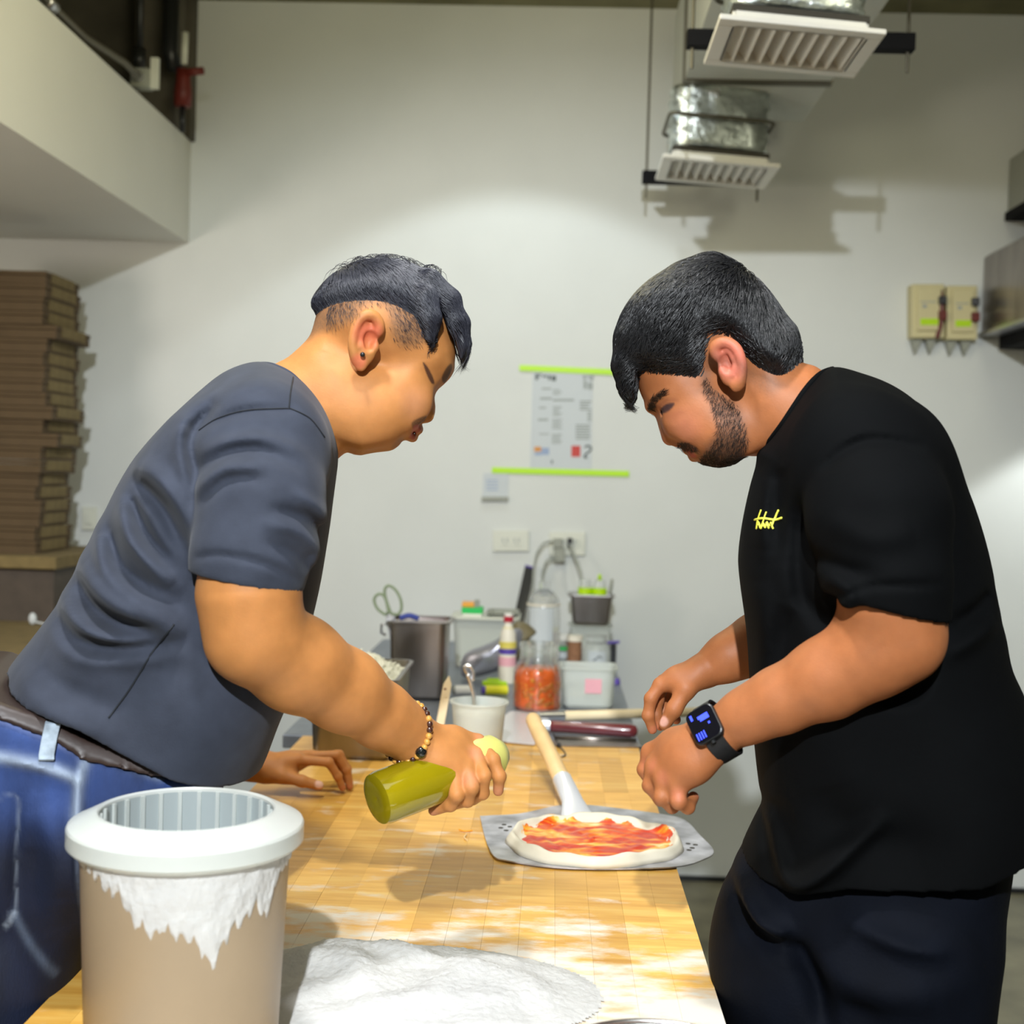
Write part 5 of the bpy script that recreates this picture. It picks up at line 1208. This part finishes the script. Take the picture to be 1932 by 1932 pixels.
pj.c *= (1-.84*sst((L(0, 1480, -.15)[2]-Vj[:, 2])/.09))[:, None]  # shade of the leaning body painted into the lower denim colour
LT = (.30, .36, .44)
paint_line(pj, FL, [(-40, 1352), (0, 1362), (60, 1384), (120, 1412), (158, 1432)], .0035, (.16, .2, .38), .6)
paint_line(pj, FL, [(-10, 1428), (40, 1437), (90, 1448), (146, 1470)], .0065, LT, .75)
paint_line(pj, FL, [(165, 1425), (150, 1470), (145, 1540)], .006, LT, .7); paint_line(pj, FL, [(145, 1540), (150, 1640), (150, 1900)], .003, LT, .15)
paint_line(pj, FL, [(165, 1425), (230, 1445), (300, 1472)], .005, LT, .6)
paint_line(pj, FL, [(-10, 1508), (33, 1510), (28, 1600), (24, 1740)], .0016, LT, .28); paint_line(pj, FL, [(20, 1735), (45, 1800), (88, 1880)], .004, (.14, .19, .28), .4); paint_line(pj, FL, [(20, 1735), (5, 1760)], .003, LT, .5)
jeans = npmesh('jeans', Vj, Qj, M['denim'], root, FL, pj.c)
trj = bvh(FL.world(Vj), Qj)
gj.F = Fj-.0035; band = FL.UV([(-400, 1270), (-60, 1290), (0, 1316), (60, 1336), (110, 1352), (165, 1385), (230, 1404), (330, 1432), (500, 1470), (500, 1500), (330, 1466), (230, 1439), (165, 1424), (110, 1388), (60, 1368), (0, 1345), (-60, 1320), (-400, 1300)], 1, w=-.13, sp=False)
clip2d(gj, band); Vt, Qt = gj.mesh(3); belt = npmesh('belt', Vt, Qt, M['belt'], root, FL)
m = MB(); trb = bvh(FL.world(Vt), Qt)
rings = []
for x, y in ((100, 1345), (98, 1370), (92, 1400), (88, 1425), (86, 1438)):
    a_, n_ = hit(trb if y < 1380 else trj, x, y)
    if a_ is None: a_, n_ = hit(trj, x, y)
    if a_ is None: continue
    uu = FL.U; rings.append([a_+n_*.002-uu*.0085, a_+n_*.002+uu*.0085, a_+n_*.007+uu*.0085, a_+n_*.007-uu*.0085])
if len(rings) > 2: obj('belt_loop', MB().loft(rings), mat('worn_denim', (.30, .36, .42), .8, noise=.3, nscale=80), jeans, bevel=.001, label='pale worn belt loop')
for s in (-1, 1):
    a_ = FL.world(L(-70, 2990, s*.10)); a_[2] = 0; m = MB(); rings = []
    for f, w_, h_ in ((-.11, .03, .05), (-.08, .042, .09), (0, .045, .10), (.08, .047, .07), (.15, .045, .05), (.185, .025, .03)):
        rings.append([a_+FL.U*f+FL.W*(w_*math.cos(q))+np.array([0, 0, .002+h_*.5*(1+math.sin(q))]) for q in np.linspace(0, 2*PI, 16, endpoint=False)])
    obj('shoe', MB().loft(rings[::-1]), M['shoe'], root, True)
# ---- bracelet
br = bpy.data.objects.new('bracelet', None); C.objects.link(br); br.parent = root; cw = L(771, 1384, -.081)
br.location = tuple(FL.world(cw)-origin(root)); br['label'] = 'tiger eye bead bracelet with one big black bead'
ax_ = L(800, 1400, -.073)-L(722, 1352, -.100); ax_ /= np.linalg.norm(ax_); nn_ = np.array([0, -1, 0.]); nn_ -= ax_*nn_.dot(ax_); nn_ /= np.linalg.norm(nn_); bb_ = np.cross(ax_, nn_); 
if bb_[2] < 0: bb_ = -bb_
ax2 = ax_*.25
for k in range(32):
    a_ = 2*PI*k/32; big = k == 9
    p_ = cw+(bb_*math.cos(a_)+nn_*math.sin(a_))*.0368+ax_*(.010*math.sin(a_)-.004-.004*math.cos(a_)); r_ = .0078 if big else .0043
    mm = M['bead3'] if big else (M['bead1'] if k in (1, 2, 4, 5, 9, 11, 14, 16, 19, 22) else M['bead2'])
    wp = FL.world(p_); obj('bead', MB().sphere(wp, r_, 12, 8), mm, br, True, center=wp, label='big black bead' if big else None)
# ---- oil bottle in the hand
a_, b_ = FL.world(L(706, 1510, -.125)), FL.world(L(950, 1418, -.045)); d = b_-a_; ln = np.linalg.norm(d); R = align(d/ln)
t = thing('oil_bottle', 'squeeze bottle of green-gold olive oil gripped in the hand over the table', 'bottle', a_)
obj('bottle', MB().lathe([(0, .004), (.022, .001), (.031, .004), (.033, .012), (.033, ln*.62), (.0305, ln*.70), (.029, ln*.74)], a_, 40, R=R), M['oil'], t, True, auto=50)
obj('cap', MB().lathe([(.030, ln*.735), (.030, ln*.80), (.027, ln*.92), (.016, ln*.99), (.0, ln*1.0)], a_, 32, R=R), M['oilcap'], t, True)

# ================================================================ right man
FR = Fig(1.72, 12)
L = FR.L
root = thing('person', 'person in black t-shirt with small yellow script and a smartwatch, looking down at the pizza', 'person', list(FR.world(np.array([.05, 0, 0]))[:2])+[0])
SK = (.37, .13, .046)
lo, hi = bounds(FR, (1150, 1580), (470, 900), -.125, .125, .0)
g = Grid(lo, hi, .0018)
cran = FR.UV([(1203, 700), (1190, 665), (1192, 620), (1215, 578), (1252, 545), (1300, 525), (1352, 520), (1402, 540), (1440, 580), (1466, 625), (1478, 665), (1470, 700), (1430, 720), (1370, 725), (1300, 735), (1240, 740)])
g.infl(cran, .075, .0745, k=.01, bl=4)
face = FR.UV([(1203, 702), (1208, 732), (1215, 755), (1226, 772), (1235, 778), (1243, 790), (1250, 812), (1262, 830), (1282, 838), (1290, 847), (1301, 853), (1303, 860), (1313, 864), (1322, 873), (1344, 879), (1362, 880), (1386, 874), (1405, 858), (1424, 842), (1420, 760), (1370, 690), (1290, 650), (1215, 660)], 4)
g.infl(face, .062, .062, k=.022, bl=3)
neck = FR.UV([(1490, 655), (1510, 682), (1549, 698), (1600, 760), (1560, 840), (1480, 890), (1440, 858), (1420, 840), (1385, 800), (1380, 740), (1400, 690), (1440, 650)])
g.infl(neck, .06, .066, k=.03, bl=4)
g.ell(L(1310, 780, -.040), (.036, .018, .034), .025); g.ell(L(1380, 820, -.042), (.034, .018, .028), .025)
base = g.F.copy()
nose = FR.UV([(1236, 777), (1241, 790), (1247, 812), (1251, 832), (1261, 840), (1274, 838), (1284, 840), (1286, 826), (1276, 805), (1258, 782)], 4)
g.infl(nose, .013, .018, k=.010); g.ell(L(1278, 830, -.015), (.011, .007, .009), .006); g.ell(L(1278, 830, .015), (.011, .007, .009), .006)
for s in (-1, 1):
    g.ell(L(1270, 776, s*.036), (.014, .010, .012), .008, sub=True)
    g.chain([L(1228, 768, s*.012), L(1242, 752, s*.030), L(1268, 742, s*.048)], .0065, .010)
    g.ell(L(1272, 768, s*.0345), (.014, .011, .0085), .004)
    g.chain([L(1258, 781, s*.034), L(1270, 779, s*.043), L(1284, 773, s*.047)], .0030, .004)
    g.chain([L(1252, 775, s*.033), L(1264, 774, s*.044), L(1278, 769, s*.050)], .0013, .002, sub=True)
g.chain([L(1301, 848, -.012), L(1298, 849, 0), L(1301, 848, .012)], .0050, .006); g.chain([L(1312, 860, -.013), L(1309, 862, 0), L(1312, 860, .013)], .0052, .006)
g.chain([L(1325, 848, -.027), L(1310, 854, -.014), L(1302, 856, 0), L(1310, 854, .014), L(1325, 848, .027)], .0017, .003, sub=True)
g.ell(L(1272, 836, -.009), (.004, .003, .003), .002, sub=True)
ER = dict(L=L, w=.0705, c=(1376, 685), r=(.014, .010, .028), helix=[(1360, 676), (1350, 668), (1348, 655), (1358, 647), (1373, 646), (1388, 656), (1396, 672), (1400, 692), (1399, 712), (1395, 724)], concha=(1371, 684), cr=(.0095, .010, .013),
          anti=[(1372, 660), (1384, 675), (1388, 695), (1384, 708)], tragus=(1365, 700), lobe=(1389, 727))
for s in (-1, 1): ear(s, ER)
V1, Q1 = g.mesh(2)
hairp = FR.UV([(1195, 712), (1230, 706), (1262, 712), (1300, 714), (1330, 716), (1338, 690), (1345, 650), (1362, 640), (1385, 645), (1400, 662), (1425, 690), (1455, 708), (1480, 712), (1505, 690), (1530, 640), (1530, 440), (1100, 440), (1100, 700)], 2)
gh = Grid(lo, hi, .0028)
U2, V2 = np.meshgrid(gh.ax[0], gh.ax[2], indexing='ij'); sd2 = polysd(hairp, U2, V2); th2 = -.006+sst(sd2/.030+.22)*(.0205+.003*np.exp(-((U2-L(1345, 510)[0])/.045)**2)*sst((V2-L(700, 600)[2])/.03))
g0 = Grid.__new__(Grid); g0.__dict__.update(g.__dict__); g0.F = base
XX = np.stack(np.meshgrid(*gh.ax, indexing='ij'), -1).reshape(-1, 3)
gh.F = (g0.samp(XX).reshape(gh.n)-th2[:, None, :]).astype(np.float32)
for k in range(9):
    w = -.05+.10*k/8; e = RNG.normal(0, 2, 4)
    gh.chain([L(1225+e[0], 590, w*.9), L(1192+e[1], 640, w), L(1180+e[2]*.5, 690, w), L(1184+e[1]*.5, 725, w), L(1192+e[3], 752+RNG.normal(0, 6), w)], [.014, .014, .011, .007, .0025], .008)
gh.chain([L(1290, 520, -.02), L(1340, 506, 0), L(1388, 524, 0)], [.008, .010, .008], .02)
VH, QH = gh.mesh(1)
pole = L(1400, 528, 0)
def flowR(P_):
    d = P_-pole; d /= np.linalg.norm(d, axis=1, keepdims=True)+1e-9
    return d+np.array([-.15, 0, -.55])
P_, N_ = seeds(VH, gh, 13000, lambda v: (polysd(hairp, v[:, 0], v[:, 2]) > -.001))
S1 = strands('h', gh, P_, N_, flowR, .036, .0005, None, None, FR, 5, .0052, .34, off=-.0003)
P_, N_ = seeds(VH, gh, 500, lambda v: (v[:, 0] < L(1225, 600)[0]) & (polysd(hairp, v[:, 0], v[:, 2]) > .004))
S2 = strands('h', gh, P_, N_, flowR, .055, .00042, None, None, FR, 6, .003, .26, droop=.01)
# beard stubble
bd = FR.UV([(1338, 715), (1352, 738), (1376, 752), (1400, 775), (1418, 830), (1408, 862), (1384, 880), (1344, 884), (1322, 874), (1334, 858), (1352, 842), (1362, 806), (1350, 770), (1336, 740)], 3)
mus = FR.UV([(1281, 838), (1300, 836), (1322, 845), (1318, 852), (1300, 848), (1286, 846)], 3)
ip = np.where(((polysd(bd, V1[:, 0], V1[:, 2]) > 0) | (polysd(mus, V1[:, 0], V1[:, 2]) > 0)) & (np.abs(V1[:, 1]) > .004))[0]
ip = RNG.choice(ip, 5200); P_ = V1[ip]+RNG.normal(0, .001, (len(ip), 3)); N_ = g.grad(P_)
S4 = strands('b', g, P_, N_, lambda p: np.tile([-.25, 0, -1.], (len(p), 1)), .0075, .00022, None, None, FR, 2, .0018, .5)
bwp = FR.UV([(1226, 773), (1234, 760), (1250, 748), (1264, 744), (1262, 752), (1244, 762), (1234, 775)], 3)
ip = np.where((polysd(bwp, V1[:, 0], V1[:, 2]) > -.001))[0]; ip = RNG.choice(ip, 420); P_ = V1[ip]; S5 = strands('b', g, P_, g.grad(P_), lambda p: np.tile([.9, 0, .45], (len(p), 1)), .009, .00028, None, None, FR, 2, .0016, .25)
# ---- near arm + fist
lo, hi = bounds(FR, (1190, 1785), (1080, 1555), -.29, -.07, .0)
ga = Grid(lo, hi, .0021)
ga.chain([L(1676, 1090, -.21), L(1684, 1150, -.21), L(1700, 1208, -.212), L(1640, 1235, -.205), L(1560, 1280, -.198), L(1470, 1322, -.190), L(1410, 1350, -.184), L(1365, 1374, -.180)], [.052, .0545, .043, .046, .0425, .0345, .0285, .026], .02)
kn = [L(1229, 1420, -.140), L(1236, 1446, -.165), L(1254, 1466, -.183), L(1280, 1478, -.192)]
fgn = [[L(1216, 1452, -.142), L(1232, 1482, -.135), L(1256, 1482, -.130)], [L(1226, 1482, -.172), L(1246, 1508, -.165), L(1268, 1500, -.140)],
      [L(1248, 1504, -.192), L(1268, 1522, -.180), L(1286, 1508, -.155)], [L(1280, 1512, -.200), L(1298, 1523, -.186), L(1308, 1504, -.165)]]
hand(ga, FR, L(1342, 1393, -.180), kn, fgn, [L(1288, 1440, -.115), L(1275, 1480, -.105), L(1290, 1512, -.115)], rp=.0145, kf=.007, ball=False)
ga.chain([L(1340, 1398, -.178), L(1300, 1430, -.178), L(1265, 1455, -.17)], [.024, .024, .019], .015)
V2_, Q2_ = ga.mesh(2)
# ---- far forearm + hand
lo, hi = bounds(FR, (1200, 1480), (1130, 1400), .05, .26, .0)
gb = Grid(lo, hi, .0021)
gb.chain([L(1500, 1195, .19), L(1430, 1215, .165), L(1375, 1240, .150), L(1335, 1262, .145)], [.044, .040, .031, .025], .02)
kn = [L(1246, 1292, .122), L(1252, 1287, .145), L(1262, 1288, .167), L(1274, 1293, .186)]
fg = [[L(1228, 1318, .115), L(1223, 1350, .115), L(1231, 1376, .120)], [L(1240, 1322, .142), L(1238, 1350, .142), L(1246, 1370, .140)],
      [L(1254, 1320, .167), L(1252, 1345, .165), L(1262, 1362, .160)], [L(1268, 1322, .190), L(1268, 1342, .188), L(1276, 1358, .184)]]
hand(gb, FR, L(1322, 1270, .145), kn, fg, [L(1294, 1300, .115), L(1272, 1338, .105), L(1254, 1366, .110)])
V3, Q3 = gb.mesh(2)
lo, hi = bounds(FR, (1350, 1960), (720, 3100), -.26, .26, .03)
gc = Grid(lo, hi, .013)
gc.chain([L(1530, 800, 0), L(1600, 920, 0), L(1640, 1100, 0), L(1670, 1300, 0), L(1640, 1620, 0)], [.055, .09, .11, .12, .09], .03)
gc.chain([L(1635, 900, -.13), L(1635, 900, .15)], .042, .03); gc.chain([L(1638, 900, -.13), L(1674, 1060, -.205), L(1684, 1150, -.21)], [.038, .04, .045], .02)
gc.chain([L(1640, 880, .17), L(1640, 1150, .20), L(1500, 1195, .19)], [.05, .045, .038], .02)
gc.chain([L(1560, 1700, .05), L(1490, 1900, .09), L(1500, 2350, .1), L(1510, 2980, .1)], [.07, .06, .05, .035], .03); gc.chain([L(1660, 1700, -.05), L(1690, 1900, -.09), L(1680, 2350, -.1), L(1700, 2980, -.1)], [.07, .07, .05, .035], .03)
V4, Q4 = gc.mesh(1)
Vb, Qb = joinm([(V1, Q1), (V2_, Q2_), (V3, Q3), (V4, Q4)]); pa = Paint(Vb, SK)
pa.ball(L(1378, 680, -.09), .034, (.66, .18, .13), .75, .6)
pa.ball(L(1300, 800, -.05), .035, (.62, .22, .13), .5, .9); pa.ball(L(1258, 820, 0), .024, (.58, .17, .10), .6, .9)
pa.poly(FR.UV([(1330, 715), (1345, 680), (1400, 690), (1425, 700), (1460, 715), (1475, 735), (1450, 750), (1415, 730), (1395, 700), (1350, 710), (1348, 735), (1340, 740)], 3), (.12, .06, .035), .6, .018, noise=.3)
pa.poly(bd, (.10, .05, .028), .62, .016, noise=.35); pa.poly(FR.UV([(1350, 830), (1400, 820), (1405, 860), (1380, 878), (1344, 882), (1325, 872)], 3), (.05, .026, .015), .55, .012, noise=.35)
pa.poly(mus, (.10, .045, .03), .65, .005, noise=.35)
pa.poly(FR.UV([(1292, 848), (1304, 845), (1322, 849), (1314, 856), (1318, 862), (1306, 864), (1300, 856)], 3), (.46, .10, .08), .8, .003)
pa.poly(bwp, (.05, .025, .015), .85, .004)
pa.poly(FR.UV([(1251, 783), (1257, 773), (1270, 766), (1283, 766), (1278, 775), (1266, 783)], 3), (.03, .018, .022), .92, .003)
pa.poly(FR.UV([(1247, 770), (1262, 759), (1284, 757), (1290, 762), (1270, 763), (1254, 774)], 3), (.20, .06, .03), .45, .006)  # crease above the eyelid, its shade painted into the skin colour
pa.poly(FR.UV([(1262, 786), (1285, 778), (1300, 782), (1285, 796), (1266, 794)], 3), (.26, .08, .04), .4, .010)
for k in fgn+fg: pa.ball(k[-1], .013, (.62, .18, .12), .5, .8)
for k in (L(1222, 1440, -.15), L(1236, 1446, -.18), L(1254, 1466, -.195), L(1280, 1500, -.205)): pa.ball(k, .015, (.58, .18, .11), .4, .9)
pa.ball(L(1250, 1362, .098), .010, (.75, .42, .34), .8, .4)
npmesh('body', Vb, Qb, M['skinR'], root, FR, pa.c)
npmesh('hair', *joinm([(VH, QH), S1, S2]), M['hairR'], root, FR, label='thick black hair')
npmesh('beard', *joinm([S4, S5]), M['brow'], root, FR, label='short dark beard, moustache and eyebrow')
# ---- shirt
lo, hi = bounds(FR, (1360, 1990), (680, 1680), -.32, .28, .0)
gs = Grid(lo, hi, .0035)
tor = FR.UV([(1572, 697), (1630, 718), (1690, 750), (1745, 793), (1793, 862), (1830, 935), (1858, 1020), (1876, 1100), (1884, 1155), (1896, 1200), (1908, 1260), (1934, 1320), (1965, 1420), (1975, 1520), (1965, 1640), (1950, 1760), (1700, 1800), (1400, 1760), (1372, 1680), (1398, 1595), (1438, 1505), (1432, 1470), (1424, 1400), (1416, 1280), (1409, 1180), (1396, 1085), (1394, 1040), (1402, 980), (1415, 920), (1426, 880), (1431, 852), (1452, 832), (1490, 785), (1530, 730)])
gs.infl(tor, .125, lambda U, V: .178+.012*np.exp(-((V-L(0, 1350)[2])/.2)**2), k=.01, bl=5)
gs.chain([L(1620, 850, -.14), L(1620, 850, .15)], .068, .06)
gs.ell(L(1715, 960, -.10), (.05, .07, .10), .05)
gs.disp(foldfn(FR, [([(1540, 900), (1510, 1000), (1515, 1120), (1560, 1180)], -.007, .012), ([(1425, 1100), (1450, 1250), (1440, 1400)], .006, .02), ([(1500, 1150), (1470, 1250), (1480, 1400)], -.006, .02), ([(1885, 1130), (1850, 1160), (1800, 1180)], -.006, .010), ([(1893, 1180), (1850, 1200), (1790, 1230)], .006, .012),
      ([(1440, 1560), (1475, 1640), (1520, 1650), (1600, 1590), (1660, 1540)], .010, .012), ([(1430, 1570), (1460, 1660)], -.006, .010), ([(1550, 1480), (1600, 1560), (1750, 1600)], -.006, .03), ([(1450, 900), (1440, 960), (1438, 1040)], .004, .014), ([(1470, 880), (1462, 960), (1470, 1050)], -.004, .012)], -.16), -.5, 0, .03)
cut_sleeve(gs, [L(1640, 885, -.145), L(1658, 980, -.19), L(1672, 1090, -.21), L(1684, 1190, -.212)], [.078, .076, .066, .0625], L(1676, 1146, -.21), np.array([-.22, 0, -1.])/1.024, .016, True)
gs.disp(foldfn(FR, [([(1555, 880), (1600, 845), (1650, 830), (1740, 840)], -.004, .006), ([(1560, 1080), (1600, 1110), (1590, 1150)], .006, .010), ([(1540, 1050), (1590, 1070), (1650, 1080)], -.004, .010), ([(1560, 980), (1640, 1010), (1720, 1000)], .004, .016), ([(1570, 1125), (1650, 1098), (1768, 1098)], -.0022, .004)], -.22), -.5, -.17, .02)
gs.chain([L(1680, 1120, -.21), L(1686, 1190, -.212), L(1690, 1260, -.212)], .0560, .004, sub=True)
gs.chain([L(1640, 870, .14), L(1650, 1000, .19), L(1640, 1110, .20)], [.072, .066, .060], .03)
clip2d(gs, FR.UV([(1300, 600), (2100, 600), (2100, 1610), (1960, 1625), (1920, 1632), (1850, 1650), (1700, 1652), (1600, 1648), (1520, 1662), (1480, 1664), (1430, 1655), (1380, 1640), (1300, 1640)], 1, w=-.12, sp=False))
Vs, Qs = gs.mesh(1); shirt = npmesh('t_shirt', Vs, Qs, M['shirtR'], root, FR); tr = bvh(FR.world(Vs), Qs)
collar(FR, tr, [(1545, 708, -.045), (1515, 742, -.066), (1480, 795, -.070), (1450, 835, -.045)], 0, (1571, 697), (1431, 856), 0, M['shirtR'], shirt, .004)
m = MB()
for pts, r_ in (([(1425, 981), (1440, 978), (1462, 981), (1476, 977)], .0013), ([(1437, 962), (1431, 980), (1428, 997)], .0009), ([(1446, 966), (1441, 982), (1437, 998)], .0009), ([(1470, 962), (1461, 980), (1456, 992), (1459, 998)], .0012),
               ([(1428, 998), (1432, 985), (1436, 997), (1440, 986), (1444, 996), (1447, 985), (1450, 997), (1454, 986), (1457, 996)], .0011), ([(1430, 990), (1440, 992), (1452, 990)], .0009)):
    q = surfline(tr, pts, 4, .0008)
    if len(q) > 2: m.tube(q, r_, 6)
obj('script_logo', m, M['logo'], shirt, True, label='small yellow handwritten script on the chest')
# ---- trousers
lo, hi = bounds(FR, (1330, 1940), (1540, 3150), -.27, .26, .0)
gj = Grid(lo, hi, .006)
hip = FR.UV([(1420, 1560), (1395, 1605), (1355, 1690), (1338, 1780), (1350, 1860), (1385, 1940), (1420, 2060), (1560, 2100), (1800, 2060), (1862, 1932), (1880, 1820), (1900, 1700), (1912, 1600), (1900, 1540), (1700, 1520), (1500, 1520)])
gj.infl(hip, .11, .168, k=.01, bl=3)
gj.chain([L(1488, 1780, .09), L(1505, 2330, .1), L(1515, 3000, .1)], [.095, .078, .06], .03); gj.chain([L(1690, 1800, -.09), L(1680, 2330, -.1), L(1700, 3000, -.1)], [.118, .084, .062], .03)
gj.disp(foldfn(FR, [([(1392, 1690), (1430, 1730), (1490, 1760)], .010, .012), ([(1380, 1720), (1420, 1760), (1480, 1780)], -.008, .012), ([(1500, 1770), (1540, 1850), (1560, 1932)], -.012, .014), ([(1600, 1720), (1700, 1755), (1780, 1770)], .006, .010), ([(1560, 1800), (1640, 1840), (1760, 1850)], .006, .02), ([(1580, 1880), (1660, 1885)], -.005, .015)], -.15), -.5, .02, .03)
Vj, Qj = gj.mesh(1); jeans = npmesh('trousers', Vj, Qj, M['pantsR'], root, FR)
trj = bvh(FR.world(Vj), Qj)
for s, x in ((-1, 1700), (1, 1515)):
    a_ = FR.world(L(x, 3000, s*.10)); a_[2] = 0; rings = []
    for f, w_, h_ in ((.11, .03, .05), (.08, .042, .09), (0, .045, .10), (-.08, .047, .07), (-.15, .045, .05), (-.185, .025, .03)):
        rings.append([a_+FR.U*f+FR.W*(w_*math.cos(q))+np.array([0, 0, .002+h_*.5*(1+math.sin(q))]) for q in np.linspace(0, 2*PI, 16, endpoint=False)])
    obj('shoe', MB().loft(rings), M['shoe'], root, True)
# ---- watch
cw = L(1354, 1380, -.181); wt = bpy.data.objects.new('smartwatch', None); C.objects.link(wt); wt.parent = root; wt.location = tuple(FR.world(cw)-origin(root)); wt['label'] = 'black smartwatch with a blue lit display'
ax_ = L(1342, 1393, -.180)-L(1440, 1335, -.186); ax_ /= np.linalg.norm(ax_)
n_ = np.array([-.22, -.86, .42]); n_ -= ax_*n_.dot(ax_); n_ /= np.linalg.norm(n_); b2 = np.cross(n_, ax_)
def wl(a, b, n): return FR.world(cw+ax_*a+b2*b+n_*n)
rings = []
for k in range(40):
    q = 2*PI*k/40; co, si = math.cos(q), math.sin(q); ro, ri = .0345, .0318
    rings.append([wl(-.011, ro*1.04*si, ro*co), wl(.011, ro*1.04*si, ro*co), wl(.011, ri*1.04*si, ri*co), wl(-.011, ri*1.04*si, ri*co)])
rings.append(rings[0]); obj('strap', MB().loft(rings, (False, False)), M['watch'], wt, True, auto=40)
def wbox(a0, a1, b0, b1, n0, n1, r=.008):
    p0 = [(x*(a1-a0)/2+(a0+a1)/2, y*(b1-b0)/2+(b0+b1)/2) for x, y in [(u/( (a1-a0)/2), v/((b1-b0)/2)) for u, v in rrect(a1-a0, b1-b0, r)]]
    return MB().loft([[wl(a, b, n0) for a, b in p0], [wl(a, b, n1) for a, b in p0]])
obj('case', wbox(-.018, .018, -.021, .021, .031, .0395), M['blackp'], wt, bevel=.002); obj('screen', wbox(-.0165, .0165, -.0195, .0195, .0396, .0402), M['screen'], wt)
obj('crown', MB().lathe([(0, 0), (.003, 0), (.003, .004), (0, .004)], wl(0, .0205, .034), 12, R=align(FR.world(b2)-FR.O)), M['blackp'], wt)
m = MB(); sgn = 1 if b2[2] > 0 else -1
for a0, b0, aw, bw in [(.0105, .0125, .0018, .004), (-.003, .0085, .0085, .0022), (-.004, .0050, .0075, .0018)]+[(.003+.0032*k, -.0115, .0010, .0052) for k in range(4)]+[(-.007, -.002, .0016, .0016)]:
    p0 = [(a0+aw*.8*x, sgn*(b0+bw*.85*y)) for x, y in ((-1, -1), (1, -1), (1, 1), (-1, 1))]; m.loft([[wl(a, b, .0403) for a, b in p0], [wl(a, b, .0406) for a, b in p0]])
obj('display', m, M['glow'], wt)
